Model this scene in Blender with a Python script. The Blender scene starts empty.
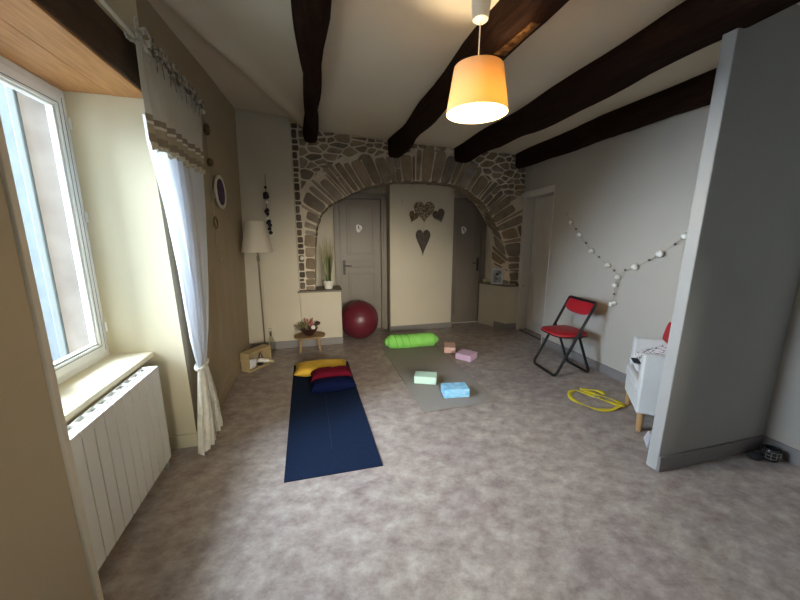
import bpy, math, random
from mathutils import Vector, Matrix
R = math.radians
PI = math.pi
scn = bpy.context.scene
col = scn.collection
rng = random.Random(7)

# ------------------------------------------------------------------ materials
def nodes(name):
    m = bpy.data.materials.new(name); m.use_nodes = True
    nt = m.node_tree; nt.nodes.clear()
    return m, nt, nt.nodes.new, nt.links.new

def mat(name, c, rough=.6, c2=None, scale=6., detail=4., spread=.5, bump=0., bscale=40., metal=0., trans=0., emit=None, estr=0.,
        stretch=(1, 1, 1), spec=.5, sss=0., island=0.):
    """principled surface; c2 mixes in by noise, bump is noise too, trans mixes a translucent lobe (cloth, lampshade)"""
    m, nt, N, L = nodes(name)
    out = N('ShaderNodeOutputMaterial'); b = N('ShaderNodeBsdfPrincipled')
    b.inputs['Roughness'].default_value = rough
    b.inputs['Metallic'].default_value = metal
    b.inputs['Specular IOR Level'].default_value = spec
    c = tuple(c) + (1,)
    tc = N('ShaderNodeTexCoord'); mp = N('ShaderNodeMapping'); mp.inputs['Scale'].default_value = stretch
    L(tc.outputs['Object'], mp.inputs[0])
    csock = None
    if c2 is not None:
        n = N('ShaderNodeTexNoise'); n.inputs['Scale'].default_value = scale; n.inputs['Detail'].default_value = detail
        L(mp.outputs[0], n.inputs['Vector'])
        r = N('ShaderNodeMapRange'); r.inputs[1].default_value = .5 - spread / 2 if spread > 0 else .56; r.inputs[2].default_value = .5 + spread / 2 if spread > 0 else .60
        L(n.outputs['Fac'], r.inputs[0])
        mx = N('ShaderNodeMix'); mx.data_type = 'RGBA'
        mx.inputs[6].default_value = c; mx.inputs[7].default_value = tuple(c2) + (1,)
        L(r.outputs[0], mx.inputs[0]); csock = mx.outputs[2]
    if island:
        g = N('ShaderNodeNewGeometry'); hs = N('ShaderNodeHueSaturation')
        mr = N('ShaderNodeMapRange'); mr.inputs[3].default_value = 1 - island; mr.inputs[4].default_value = 1 + island
        L(g.outputs['Random Per Island'], mr.inputs[0]); L(mr.outputs[0], hs.inputs['Value'])
        mm = N('ShaderNodeMath'); mm.operation = 'MULTIPLY'; mm.inputs[1].default_value = 7.31
        fr = N('ShaderNodeMath'); fr.operation = 'FRACT'; L(g.outputs['Random Per Island'], mm.inputs[0]); L(mm.outputs[0], fr.inputs[0])
        ms = N('ShaderNodeMapRange'); ms.inputs[3].default_value = .75; ms.inputs[4].default_value = 1.3
        L(fr.outputs[0], ms.inputs[0]); L(ms.outputs[0], hs.inputs['Saturation'])
        if csock: L(csock, hs.inputs['Color'])
        else: hs.inputs['Color'].default_value = c
        csock = hs.outputs[0]
    if csock: L(csock, b.inputs['Base Color'])
    else: b.inputs['Base Color'].default_value = c
    if bump:
        n2 = N('ShaderNodeTexNoise'); n2.inputs['Scale'].default_value = bscale; n2.inputs['Detail'].default_value = 5
        L(mp.outputs[0], n2.inputs['Vector'])
        bp = N('ShaderNodeBump'); bp.inputs['Strength'].default_value = bump; bp.inputs['Distance'].default_value = .02
        L(n2.outputs['Fac'], bp.inputs['Height']); L(bp.outputs[0], b.inputs['Normal'])
    if emit:
        b.inputs['Emission Color'].default_value = tuple(emit) + (1,); b.inputs['Emission Strength'].default_value = estr
    if trans:
        t = N('ShaderNodeBsdfTranslucent'); ms_ = N('ShaderNodeMixShader'); ms_.inputs[0].default_value = trans
        if csock: L(csock, t.inputs['Color'])
        else: t.inputs['Color'].default_value = c
        L(b.outputs[0], ms_.inputs[1]); L(t.outputs[0], ms_.inputs[2]); L(ms_.outputs[0], out.inputs[0])
    else:
        L(b.outputs[0], out.inputs[0])
    return m

def glass_mat(name, tint=(.95, .98, 1), gloss=.08):
    m, nt, N, L = nodes(name)
    out = N('ShaderNodeOutputMaterial'); t = N('ShaderNodeBsdfTransparent'); t.inputs[0].default_value = tint + (1,)
    g = N('ShaderNodeBsdfGlossy'); g.inputs['Roughness'].default_value = .02
    lw = N('ShaderNodeLayerWeight'); lw.inputs[0].default_value = .5; pw = N('ShaderNodeMath'); pw.operation = 'POWER'; pw.inputs[1].default_value = 4
    L(lw.outputs['Facing'], pw.inputs[0]); fr = N('ShaderNodeMapRange'); fr.inputs[3].default_value = .03; fr.inputs[4].default_value = .45; L(pw.outputs[0], fr.inputs[0])
    mx = N('ShaderNodeMixShader'); L(fr.outputs[0], mx.inputs[0]); L(t.outputs[0], mx.inputs[1]); L(g.outputs[0], mx.inputs[2])
    L(mx.outputs[0], out.inputs[0]); return m

def floor_mat():
    m, nt, N, L = nodes('vinyl_floor')
    out = N('ShaderNodeOutputMaterial'); b = N('ShaderNodeBsdfPrincipled'); L(b.outputs[0], out.inputs[0])
    tc = N('ShaderNodeTexCoord')
    n1 = N('ShaderNodeTexNoise'); n1.inputs['Scale'].default_value = 8.5; n1.inputs['Detail'].default_value = 9; n1.inputs['Roughness'].default_value = .72
    n1.inputs['Distortion'].default_value = .12
    mp = N('ShaderNodeMapping'); mp.inputs['Scale'].default_value = (1, 1.3, 1); mp.inputs['Rotation'].default_value = (0, 0, .5)
    L(tc.outputs['Object'], mp.inputs[0]); L(mp.outputs[0], n1.inputs['Vector'])
    cr = N('ShaderNodeValToRGB'); e = cr.color_ramp.elements
    e[0].position = .33; e[0].color = (.20, .16, .15, 1)
    e[1].position = .66; e[1].color = (.44, .395, .36, 1)
    x = e.new(.5); x.color = (.318, .272, .243, 1)
    L(n1.outputs['Fac'], cr.inputs[0])
    n2 = N('ShaderNodeTexNoise'); n2.inputs['Scale'].default_value = 1.6; n2.inputs['Detail'].default_value = 3
    L(tc.outputs['Object'], n2.inputs['Vector'])
    mx = N('ShaderNodeMix'); mx.data_type = 'RGBA'; mx.blend_type = 'MULTIPLY'
    r = N('ShaderNodeMapRange'); r.inputs[1].default_value = .4; r.inputs[2].default_value = .65
    L(n2.outputs['Fac'], r.inputs[0]); L(r.outputs[0], mx.inputs[0])
    L(cr.outputs[0], mx.inputs[6]); mx.inputs[7].default_value = (.86, .84, .88, 1)
    L(mx.outputs[2], b.inputs['Base Color'])
    b.inputs['Roughness'].default_value = .42
    n3 = N('ShaderNodeTexNoise'); n3.inputs['Scale'].default_value = 60
    L(tc.outputs['Object'], n3.inputs['Vector'])
    bp = N('ShaderNodeBump'); bp.inputs['Strength'].default_value = .08; L(n3.outputs['Fac'], bp.inputs['Height']); L(bp.outputs[0], b.inputs['Normal'])
    return m

def header_mat():
    """linen valance: off white with taupe bands woven in at fixed heights"""
    m, nt, N, L = nodes('linen_valance')
    out = N('ShaderNodeOutputMaterial'); b = N('ShaderNodeBsdfPrincipled'); b.inputs['Roughness'].default_value = .9
    tc = N('ShaderNodeTexCoord'); sp = N('ShaderNodeSeparateXYZ'); L(tc.outputs['Object'], sp.inputs[0])
    cr = N('ShaderNodeValToRGB'); cr.color_ramp.interpolation = 'CONSTANT'
    r = N('ShaderNodeMapRange'); r.inputs[1].default_value = 1.965; r.inputs[2].default_value = 2.15
    L(sp.outputs[2], r.inputs[0]); L(r.outputs[0], cr.inputs[0])
    off = (.62, .59, .50, 1); tau = (.30, .245, .17, 1); wh = (.72, .68, .6, 1); tan = (.44, .37, .25, 1)
    e = cr.color_ramp.elements; e[0].position = 0; e[0].color = tan; e[1].position = .14; e[1].color = tau
    for p, c in ((.36, tan), (.62, wh), (.70, tau), (.88, off)):
        x = e.new(p); x.color = c
    L(cr.outputs[0], b.inputs['Base Color'])
    t = N('ShaderNodeBsdfTranslucent'); L(cr.outputs[0], t.inputs[0]); mx = N('ShaderNodeMixShader'); mx.inputs[0].default_value = .2
    L(b.outputs[0], mx.inputs[1]); L(t.outputs[0], mx.inputs[2]); L(mx.outputs[0], out.inputs[0])
    return m

def shade_mat(name, c, tr):
    m, nt, N, L = nodes(name)
    out = N('ShaderNodeOutputMaterial'); d = N('ShaderNodeBsdfDiffuse'); t = N('ShaderNodeBsdfTranslucent'); mx = N('ShaderNodeMixShader')
    d.inputs[0].default_value = (.74, .60, .36, 1); t.inputs[0].default_value = c + (1,); mx.inputs[0].default_value = tr
    L(d.outputs[0], mx.inputs[1]); L(t.outputs[0], mx.inputs[2]); L(mx.outputs[0], out.inputs[0]); return m

M = dict(
    floor=floor_mat(),
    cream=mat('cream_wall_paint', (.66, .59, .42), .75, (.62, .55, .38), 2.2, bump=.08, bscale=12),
    beige=mat('beige_left_wall', (.40, .33, .225), .8, (.37, .305, .205), 2.2, bump=.08, bscale=12),  # left wall face and baseboard, darker than the recess cream
    outrender=mat('grey_outside_render', (.16, .16, .155), .9),
    cream2=mat('pale_cream_plaster', (.56, .51, .41), .8, (.52, .47, .37), 2.5, bump=.10, bscale=14),
    grey_wall=mat('grey_white_plaster', (.46, .43, .38), .8, (.43, .40, .35), 2.0, bump=.06, bscale=16),
    partition=mat('partition_shade_grey', (.33, .325, .31), .8, (.30, .295, .28), 2.0, bump=.06, bscale=16),  # plaster colour darkened to carry the shade on the partition
    ceiling=mat('ceiling_plaster', (.76, .70, .57), .85, (.70, .64, .51), 1.6, bump=.20, bscale=5),
    mortar=mat('lime_mortar', (.72, .64, .52), .95, (.60, .52, .42), 9, bump=.6, bscale=30),
    stone=mat('schist_stone', (.32, .26, .19), .9, (.19, .15, .11), 9, bump=.7, bscale=24, island=.28, spec=.2),
    stone_dark=mat('dark_schist', (.15, .115, .085), .9, (.08, .06, .045), 9, bump=.7, bscale=24, island=.35),
    beam=mat('old_dark_timber', (.013, .006, .004), .95, (.028, .013, .008), 7, stretch=(3, .6, 3), bump=.9, bscale=9, spec=.08),
    beam_worn=mat('worn_timber_patch', (.20, .105, .035), .9, (.05, .025, .012), 30, spread=.25, bump=.6, bscale=30, spec=.2),
    lintel=mat('varnished_pine', (.50, .245, .085), .55, (.36, .16, .05), 9, stretch=(9, .7, 9), spread=.35, bump=.1, bscale=20),
    lintel_dark=mat('dark_lintel_wood', (.085, .045, .02), .8, (.05, .026, .012), 8, stretch=(3, .6, 3), bump=.5, bscale=12),
    grey_paint=mat('warm_grey_paint', (.20, .17, .138), .5, (.185, .155, .127), 5),
    grey_paint_light=mat('light_grey_paint', (.60, .575, .54), .5, (.57, .545, .51), 5),
    skirt=mat('grey_skirting', (.22, .205, .20), .55, (.20, .185, .18), 6),
    ledge=mat('slate_ledge', (.20, .165, .135), .7, (.15, .125, .10), 12),
    pvc=mat('white_pvc', (.80, .80, .76), .35),
    white=mat('white_enamel', (.72, .72, .67), .35),
    grille=mat('radiator_grille', (.30, .31, .29), .5),
    black=mat('black_metal', (.008, .008, .009), .5, spec=.3),
    gapshade=mat('gap_shade_black', (.03, .025, .02), .9),
    iron=mat('dark_iron_handle', (.018, .016, .014), .5),
    chrome=mat('brushed_metal', (.55, .53, .5), .3, metal=1),
    gasket=mat('blue_grey_gasket', (.16, .20, .26), .7),
    rubber=mat('dark_rubber', (.03, .028, .025), .8),
    glass=glass_mat('window_glass'),
    sheer=mat('sheer_curtain', (.74, .77, .81), .9, (.70, .73, .78), 3, trans=.42),
    hem=mat('embroidered_hem', (.80, .77, .68), .9, (.70, .68, .60), 25, spread=.2, bump=.4, bscale=60, trans=.2),
    linen=header_mat(),
    lace=mat('cream_lace', (.66, .60, .46), .95, (.50, .43, .30), 60, spread=.2, bump=.8, bscale=90),
    bow=mat('grey_floral_ribbon', (.52, .50, .44), .9, (.16, .14, .12), 34, spread=.14),
    bow2=mat('white_ribbon', (.74, .73, .67), .9, (.45, .42, .36), 30, spread=.2),
    rod=mat('cream_rod', (.82, .79, .70), .22),
    shade=shade_mat('pendant_shade_fabric', (.60, .41, .155), .30),
    bulb=mat('bulb_glow', (1, .8, .5), .5, emit=(1, .70, .36), estr=9),
    lampshade=mat('ivory_lampshade', (.78, .72, .60), .85, trans=.2),
    gunmetal=mat('lamp_pole_metal', (.20, .17, .13), .4, metal=.5),
    navy=mat('navy_yoga_mat', (.005, .012, .032), .85, (.007, .015, .040), 40, bump=.3, bscale=160, spec=.12),
    taupe=mat('taupe_yoga_mat', (.275, .25, .23), .7, (.25, .23, .21), 30, bump=.3, bscale=160, spec=.3),
    yellow=mat('yellow_cushion_cloth', (.72, .46, .05), .85, (.62, .38, .035), 14, bump=.4, bscale=50),
    burgundy=mat('burgundy_cushion_cloth', (.15, .006, .022), .9, (.11, .004, .018), 14, bump=.3, bscale=60, spec=.1),
    blue=mat('dark_blue_cushion_cloth', (.003, .007, .045), .9, (.002, .005, .032), 14, bump=.3, bscale=60, spec=.1),
    lime=mat('lime_green_cloth', (.28, .72, .15), .8, (.22, .62, .11), 12, bump=.5, bscale=25),
    lime_dark=mat('lime_cord', (.14, .40, .05), .8),
    mint=mat('mint_foam', (.52, .72, .60), .8, (.46, .66, .55), 40, bump=.2, bscale=120),
    sky=mat('blue_foam', (.16, .46, .72), .8, (.34, .60, .80), 16, spread=.25, stretch=(1, 1, 4), bump=.2, bscale=120),
    pinkf=mat('pink_foam', (.82, .56, .50), .8, (.78, .52, .47), 40, bump=.2, bscale=120),
    lilac=mat('lilac_foam', (.68, .48, .66), .8, (.63, .44, .61), 40, bump=.2, bscale=120),
    ball=mat('burgundy_vinyl', (.125, .013, .026), .38, (.105, .011, .022), 10),
    seatred=mat('red_vinyl', (.42, .012, .022), .45, (.36, .01, .02), 10, bump=.1),
    strap=mat('yellow_webbing', (.74, .62, .03), .7, (.64, .52, .02), 30),
    chaircloth=mat('cream_faux_leather', (.62, .63, .62), .5, (.57, .58, .57), 8),
    sheet=mat('crumpled_white_sheet', (.70, .70, .74), .9, bump=.6, bscale=14),
    pattern=mat('black_and_white_cloth', (.75, .75, .76), .9, (.03, .03, .05), 55, detail=1, spread=-.1),
    blackcloth=mat('black_cloth', (.015, .015, .02), .9),
    redcloth=mat('red_cushion_cloth', (.38, .012, .02), .9),
    beech=mat('beech_wood', (.46, .27, .12), .5, (.38, .22, .09), 12, stretch=(1, 1, .3)),
    pine=mat('pale_pine', (.52, .40, .22), .7, (.44, .33, .17), 14, stretch=(.6, .6, 5)),
    stoolw=mat('stool_wood', (.30, .185, .085), .6, (.22, .13, .06), 12, stretch=(.5, 3, 3)),
    leafy=mat('dark_grass', (.035, .075, .02), .7, (.07, .13, .03), 12),
    straw=mat('pale_straw', (.40, .36, .22), .85, (.30, .27, .15), 14),
    pot=mat('white_ceramic', (.72, .70, .64), .3),
    wicker=mat('pale_wicker', (.36, .29, .21), .85, (.10, .07, .045), 40, detail=2, spread=.12, bump=.8, bscale=50),
    wickerbrown=mat('brown_wicker', (.17, .12, .06), .85, (.08, .055, .03), 45, detail=2, spread=.2, bump=.8, bscale=60),
    wickergrey=mat('grey_wicker', (.12, .095, .085), .85, (.07, .055, .05), 45, detail=2, spread=.2, bump=.8, bscale=60),
    bowlm=mat('dark_lacquer', (.045, .018, .015), .35),
    flowerw=mat('white_petals', (.75, .70, .66), .8),
    pinkdry=mat('dried_pink_flower', (.34, .12, .10), .9),
    sage=mat('sage_leaves', (.16, .15, .075), .9, (.10, .09, .04), 20),
    purple=mat('purple_print', (.085, .05, .12), .8, (.03, .022, .06), 26, spread=.14),
    offwhite=mat('off_white_paint', (.66, .61, .50), .6),
    bead=mat('white_cotton_ball', (.78, .76, .70), .8, bump=.4, bscale=80),
    beads=mat('grey_small_bead', (.16, .15, .14), .5),
    string=mat('beige_string', (.36, .31, .24), .9),
    wax=mat('candle_wax', (.70, .62, .36), .5, trans=.3),
    photo=mat('dark_photo', (.05, .055, .07), .4, (.32, .34, .36), 15, detail=2, spread=.3),
    silver=mat('silver_frame', (.45, .46, .46), .35),
    cardm=mat('grey_white_card', (.42, .42, .45), .8),
    facade=mat('pale_render_outside', (.34, .38, .40), .9, (.26, .30, .33), 3, detail=6, bump=.3, bscale=10),
    jambstone=mat('warm_stone_outside', (.17, .15, .13), .9, (.12, .10, .085), 7, spread=.4),
    shutter=mat('grey_green_shutter', (.10, .12, .12), .6),
    outground=mat('outside_ground', (.26, .25, .235), .9),
    seam=mat('seam_dark', (.05, .03, .015), .9),
)

# ------------------------------------------------------------------ mesh helpers
origin = {}
class MB:
    def __init__(s): s.v = []; s.f = []; s.mi = []; s.sm = []
    def add(s, vs, fs, mi=0, smooth=False):
        o = len(s.v); s.v += [tuple(v) for v in vs]
        for f in fs: s.f.append([i + o for i in f]); s.mi.append(mi); s.sm.append(smooth)
        return s
    def box(s, lo, hi, mi=0, M_=None):
        vs = [Vector((x, y, z)) for z in (lo[2], hi[2]) for y in (lo[1], hi[1]) for x in (lo[0], hi[0])]
        if M_: vs = [M_ @ v for v in vs]
        return s.add(vs, [(0, 2, 3, 1), (4, 5, 7, 6), (0, 1, 5, 4), (2, 6, 7, 3), (0, 4, 6, 2), (1, 3, 7, 5)], mi)
    def hexa(s, b, t, mi=0):
        """b, t: four bottom and four top corners, both counter clockwise from above"""
        return s.add(list(b) + list(t), [(3, 2, 1, 0), (4, 5, 6, 7), (0, 1, 5, 4), (1, 2, 6, 5), (2, 3, 7, 6), (3, 0, 4, 7)], mi)
    def prism(s, poly, z0, z1, mi=0):
        n = len(poly)
        vs = [(x, y, z0) for x, y in poly] + [(x, y, z1) for x, y in poly]
        return s.add(vs, [tuple(range(n - 1, -1, -1)), tuple(range(n, 2 * n))] + [(i, (i + 1) % n, n + (i + 1) % n, n + i) for i in range(n)], mi)
    def tube(s, pts, r, n=10, mi=0, closed=False, cap=True):
        pts = [Vector(p) for p in pts]; m = len(pts); rs = r if isinstance(r, (list, tuple)) else [r] * m
        vs = []; prev = None
        for i, p in enumerate(pts):
            if closed: d = pts[(i + 1) % m] - pts[i - 1]
            else: d = pts[min(i + 1, m - 1)] - pts[max(i - 1, 0)]
            d.normalize()
            if prev is None:
                a = Vector((0, 0, 1)) if abs(d.z) < .9 else Vector((1, 0, 0)); u = d.cross(a).normalized()
            else: u = (prev - d * prev.dot(d)).normalized()
            prev = u; w = d.cross(u)
            for k in range(n):
                t = 2 * PI * k / n; vs.append(p + (u * math.cos(t) + w * math.sin(t)) * rs[i])
        fs = []
        for i in range(m if closed else m - 1):
            a = i * n; b = ((i + 1) % m) * n
            for k in range(n): fs.append((a + k, a + (k + 1) % n, b + (k + 1) % n, b + k))
        if cap and not closed: fs += [tuple(range(n - 1, -1, -1)), tuple(range((m - 1) * n, m * n))]
        return s.add(vs, fs, mi, True)
    def lathe(s, prof, c, n=24, mi=0, M_=None):
        """prof: (radius, z) pairs"""
        vs = []
        for r, z in prof:
            for k in range(n):
                t = 2 * PI * k / n; v = Vector((r * math.cos(t), r * math.sin(t), z))
                if M_: v = M_ @ v
                vs.append(v + Vector(c))
        fs = [(i * n + k, i * n + (k + 1) % n, (i + 1) * n + (k + 1) % n, (i + 1) * n + k) for i in range(len(prof) - 1) for k in range(n)]
        return s.add(vs, fs, mi, True)
    def ball(s, c, r, n=12, mi=0, p=1., M_=None, ax=None):
        """ellipsoid (r scalar or triple); p<1 squares it towards a cushion"""
        r = (r, r, r) if not isinstance(r, (tuple, list)) else r
        f = lambda x: math.copysign(abs(x) ** p, x)
        vs = []; h = n // 2 + 1
        for i in range(h + 1):
            a = PI * i / h
            for k in range(n):
                t = 2 * PI * k / n
                v = Vector((r[0] * f(math.cos(t)) * math.sin(a) ** (p if p < 1 else 1), r[1] * f(math.sin(t)) * math.sin(a) ** (p if p < 1 else 1), -r[2] * math.cos(a)))
                if M_: v = M_ @ v
                vs.append(v + Vector(c))
        fs = [(i * n + k, i * n + (k + 1) % n, (i + 1) * n + (k + 1) % n, (i + 1) * n + k) for i in range(h) for k in range(n)]
        return s.add(vs, fs, mi, True)
    def grid(s, f, nu, nv, mi=0, smooth=True):
        vs = [f(i / nu, j / nv) for j in range(nv + 1) for i in range(nu + 1)]
        return s.add(vs, [(j * (nu + 1) + i, j * (nu + 1) + i + 1, (j + 1) * (nu + 1) + i + 1, (j + 1) * (nu + 1) + i) for j in range(nv) for i in range(nu)], mi, smooth)
    def build(s, name, mats, parent=None, xf=None, bevel=0, solid=0, subsurf=0, angle=40):
        me = bpy.data.meshes.new(name)
        o0 = origin.get(parent.name, Vector((0, 0, 0))) if parent else Vector((0, 0, 0))
        vs = [Vector(v) for v in s.v]
        if xf is not None: vs = [xf @ v for v in vs]
        me.from_pydata([v - o0 for v in vs], [], s.f)
        if not isinstance(mats, (list, tuple)): mats = [mats]
        for m in mats: me.materials.append(m)
        for p, i, sm in zip(me.polygons, s.mi, s.sm): p.material_index = i; p.use_smooth = sm
        import bmesh
        bm = bmesh.new(); bm.from_mesh(me); bmesh.ops.remove_doubles(bm, verts=bm.verts, dist=1e-5); bmesh.ops.recalc_face_normals(bm, faces=bm.faces); bm.to_mesh(me); bm.free()
        if any(s.sm): me.set_sharp_from_angle(angle=R(angle))
        o = bpy.data.objects.new(name, me); col.objects.link(o)
        if parent: o.parent = parent; origin[o.name] = o0
        if bevel:
            b = o.modifiers.new('b', 'BEVEL'); b.width = bevel; b.segments = 2; b.limit_method = 'ANGLE'; b.angle_limit = R(35)
        if solid:
            b = o.modifiers.new('s', 'SOLIDIFY'); b.thickness = solid; b.offset = 0
        if subsurf:
            b = o.modifiers.new('u', 'SUBSURF'); b.levels = subsurf; b.render_levels = subsurf
        return o

def tag(o, label, cat=None, group=None, kind=None):
    o['label'] = label
    if cat: o['category'] = cat
    if group: o['group'] = group
    if kind: o['kind'] = kind
    return o
def thing(name, loc, label, cat, group=None, kind=None):
    o = bpy.data.objects.new(name, None); col.objects.link(o); o.location = loc; o.empty_display_size = .1
    origin[o.name] = Vector(loc)
    return tag(o, label, cat, group, kind)
def struct(o, label, cat): return tag(o, label, cat, None, 'structure')
def catmull(pts, n=6, closed=False):
    pts = [Vector(p) for p in pts]; out = []; m = len(pts)
    for i in range(m if closed else m - 1):
        p0 = pts[i - 1] if (closed or i > 0) else pts[0]; p1 = pts[i]; p2 = pts[(i + 1) % m]; p3 = pts[(i + 2) % m] if (closed or i + 2 < m) else pts[-1]
        for k in range(n):
            t = k / n
            out.append(.5 * ((2 * p1) + (p2 - p0) * t + (2 * p0 - 5 * p1 + 4 * p2 - p3) * t * t + (3 * p1 - p0 - 3 * p2 + p3) * t ** 3))
    if not closed: out.append(pts[-1])
    return out
def lerp(a, b, t): return a + (b - a) * t
def interp(x, tab):
    if x <= tab[0][0]: return tab[0][1]
    for (a, va), (b, vb) in zip(tab, tab[1:]):
        if x <= b: return lerp(va, vb, (x - a) / (b - a))
    return tab[-1][1]
def zc(x, y):
    """height of the uneven old ceiling"""
    t = min(1, max(0, (y - 2.6) / 2.0)); t = t * t * (3 - 2 * t)
    far = interp(x, [(-.9, 2.935), (-.2, 2.885), (.2, 2.785), (1, 2.735), (2, 2.69), (3.2, 2.67)])
    near = interp(x, [(-.9, 2.94), (-.5, 2.915), (.05, 2.775), (1, 2.72), (2, 2.69), (3.2, 2.67)])
    return lerp(near, far, t)

# ------------------------------------------------------------------ shell
YB = -2.6
struct(MB().box((-1.0, YB - .1, -.1), (3.6, 6.3, 0)).build('floor', M['floor']), 'mottled grey-beige vinyl floor running through the whole room', 'floor')
struct(MB().box((-1.36, 1.30, -.1), (-1.0, 2.50, 0)).build('floor', M['floor']), 'strip of vinyl floor inside the window recess under the radiator', 'floor')
c_ = MB()
c_.grid(lambda u, v: (lerp(-1.0, 3.3, u), lerp(YB - .1, 4.62, v), zc(lerp(-1.0, 3.3, u), lerp(YB - .1, 4.62, v)) - .065 * math.exp(-((lerp(-1.0, 3.3, u) - (-.083 - (4.4 - lerp(YB - .1, 4.62, v)) * .385)) / .075) ** 2) * max(0, min(1, (lerp(YB - .1, 4.62, v) - 1.9))) + .008 * math.sin(u * 19 + v * 9) * math.sin(v * 23)), 110, 100)
c_.box((-1.1, YB - .2, 3.02), (3.8, 6.3, 3.08))
struct(c_.build('ceiling', M['ceiling']), 'uneven cream plaster ceiling between the dark beams', 'ceiling')

# left wall: near piece, far piece, piece over lintel, apron under sill
def wx(y, z):
    """inner face of the slightly leaning left wall"""
    if y < 2.46: return -.90
    t = min(1, (y - 2.46) / 2.1)
    return lerp(-.88 - .022 * z, -.88 + .028 * z, t) if t > 0 else -.88
w = MB()
def leftface(y0, y1, z0, z1, ny=6):
    for i in range(ny):
        a, b = lerp(y0, y1, i / ny), lerp(y0, y1, (i + 1) / ny)
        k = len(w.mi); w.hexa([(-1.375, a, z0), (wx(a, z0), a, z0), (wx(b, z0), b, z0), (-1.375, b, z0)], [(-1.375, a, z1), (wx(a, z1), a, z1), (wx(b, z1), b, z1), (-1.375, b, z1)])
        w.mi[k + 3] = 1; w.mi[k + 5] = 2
leftface(YB - .1, 1.34, 0, 3.02, 1)
leftface(2.4605, 4.66, 0, 3.02, 8)
w.box((-1.375, 1.34, 2.53), (-.905, 2.4605, 3.02)); w.box((-1.375, 1.34, 2.315), (-1.36, 2.4605, 2.53))
w.box((-1.375, 1.34, -.1), (-1.34, 2.4605, .70))
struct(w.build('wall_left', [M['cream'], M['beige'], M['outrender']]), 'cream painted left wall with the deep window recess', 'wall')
struct(MB().box((-.905, 1.315, 0), (-.888, 1.345, 2.29)).build('trim_1', M['cream2'], bevel=.004), 'narrow corner bead on the near edge of the window recess', 'trim')
# back left plaster wall + parapet + centre wall etc
w = MB(); w.box((-1.2, 4.52, 0), (-.205, 4.60, 3.02)); w.box((-1.2, 4.60, 0), (-.24, 4.9, 3.02))
struct(w.build('wall_back_left', M['cream2'], bevel=.015), 'pale plaster wall behind the floor lamp, left of the stone arch', 'wall')
w = MB(); w.box((-.205, 4.52, 0), (.335, 4.90, .745))
struct(w.build('wall_low_left', M['cream2'], bevel=.008), 'low cream wall under the left end of the stone arch', 'wall')
w = MB(); w.box((-.235, 4.50, .745), (.35, 4.905, .770))
struct(w.build('trim_2', M['ledge'], bevel=.004), 'thin dark ledge on the low wall left of the grey door', 'ledge')
w = MB(); w.prism([(2.93, 4.56), (3.2, 4.56), (3.2, 5.06), (2.70, 5.06)], 0, .70)
struct(w.build('wall_low_right', M['cream2'], bevel=.006), 'low cream wall under the right end of the stone arch', 'wall')
w = MB(); w.prism([(2.90, 4.54), (3.2, 4.54), (3.2, 5.06), (2.665, 5.06)], .70, .722)
struct(w.build('trim_3', M['ledge'], bevel=.003), 'thin dark ledge holding the photo frame', 'ledge')
w = MB(); w.box((1.115, 4.93, 0), (2.14, 5.7, 2.6))
struct(w.build('wall_centre', M['cream2'], bevel=.01), 'cream wall panel with hanging hearts inside the arch', 'wall')
w = MB(); w.box((-.3, 4.90, 0), (.02, 5.2, 2.6)); w.box((-.3, 5.18, 0), (.33, 5.3, 2.6)); w.box((1.07, 5.18, 0), (1.2, 5.3, 2.6)); w.box((.30, 5.2, 2.11), (1.09, 5.3, 2.6)); w.box((.3, 5.5, 0), (1.1, 5.55, 2.4))
w.box((-.3, 4.915, 2.42), (3.3, 5.3, 2.5))
struct(w.build('wall_passage_left', M['cream2']), 'shaded plaster wall around the left grey door', 'wall')
w = MB(); w.box((2.1, 5.22, 2.08), (3.2, 5.3, 2.6)); w.box((2.84, 5.22, 0), (3.2, 5.3, 2.6))
w.prism([(2.80, 5.02), (2.9, 4.90), (3.2, 4.90), (3.2, 5.3), (2.80, 5.3)], .722, 2.5)
w.box((2.1, 5.5, 0), (2.9, 5.55, 2.4))
struct(w.build('wall_passage_right', M['cream2']), 'plastered reveal beside the right grey door inside the arch', 'wall')
# right wall with door opening y 3.85..4.56
w = MB(); w.box((3.04, YB - .1, 0), (3.45, 3.81, 3.02))
w.hexa([(3.04, 3.81, 2.11), (3.45, 3.81, 2.11), (3.45, 4.58, 2.11), (3.14, 4.58, 2.11)], [(3.04, 3.81, 3.02), (3.45, 3.81, 3.02), (3.45, 4.58, 3.02), (3.14, 4.58, 3.02)])
w.box((3.15, 4.58, 0), (3.45, 5.3, 3.02)); w.box((3.45, 3.8, 0), (3.47, 4.6, 2.12))
struct(MB().box((3.40, 3.812, .001), (3.448, 4.578, 2.108)).build('wall_gap_shade', M['gapshade']), 'near-black panel behind the gap of the ajar door, coloured as shade', 'wall')  # near-black colour stands in for the unlit space beyond the gap
struct(w.build('wall_right', M['grey_wall']), 'grey-white right wall behind the red folding chair', 'wall')
w = MB(); w.hexa([(2.075, 1.415, 0), (3.04, 1.415, 0), (3.04, 1.485, 0), (2.075, 1.485, 0)], [(2.135, 1.415, 3), (3.04, 1.415, 3), (3.04, 1.485, 3), (2.135, 1.485, 3)])
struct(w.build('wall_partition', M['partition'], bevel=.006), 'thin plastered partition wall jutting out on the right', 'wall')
# unseen rear wall, its opening added to let fill light through
w = MB(); w.box((-1.0, YB - .12, 0), (-.3, YB, 3.0)); w.box((1.5, YB - .12, 0), (3.5, YB, 3.0)); w.box((-.3, YB - .12, 2.0), (1.5, YB, 3.0)); w.box((-.3, YB - .12, 0), (1.5, YB, 1.1))
struct(w.build('wall_rear', M['grey_wall']), 'plain rear wall behind the camera with an opening added for fill light', 'wall')

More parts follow.
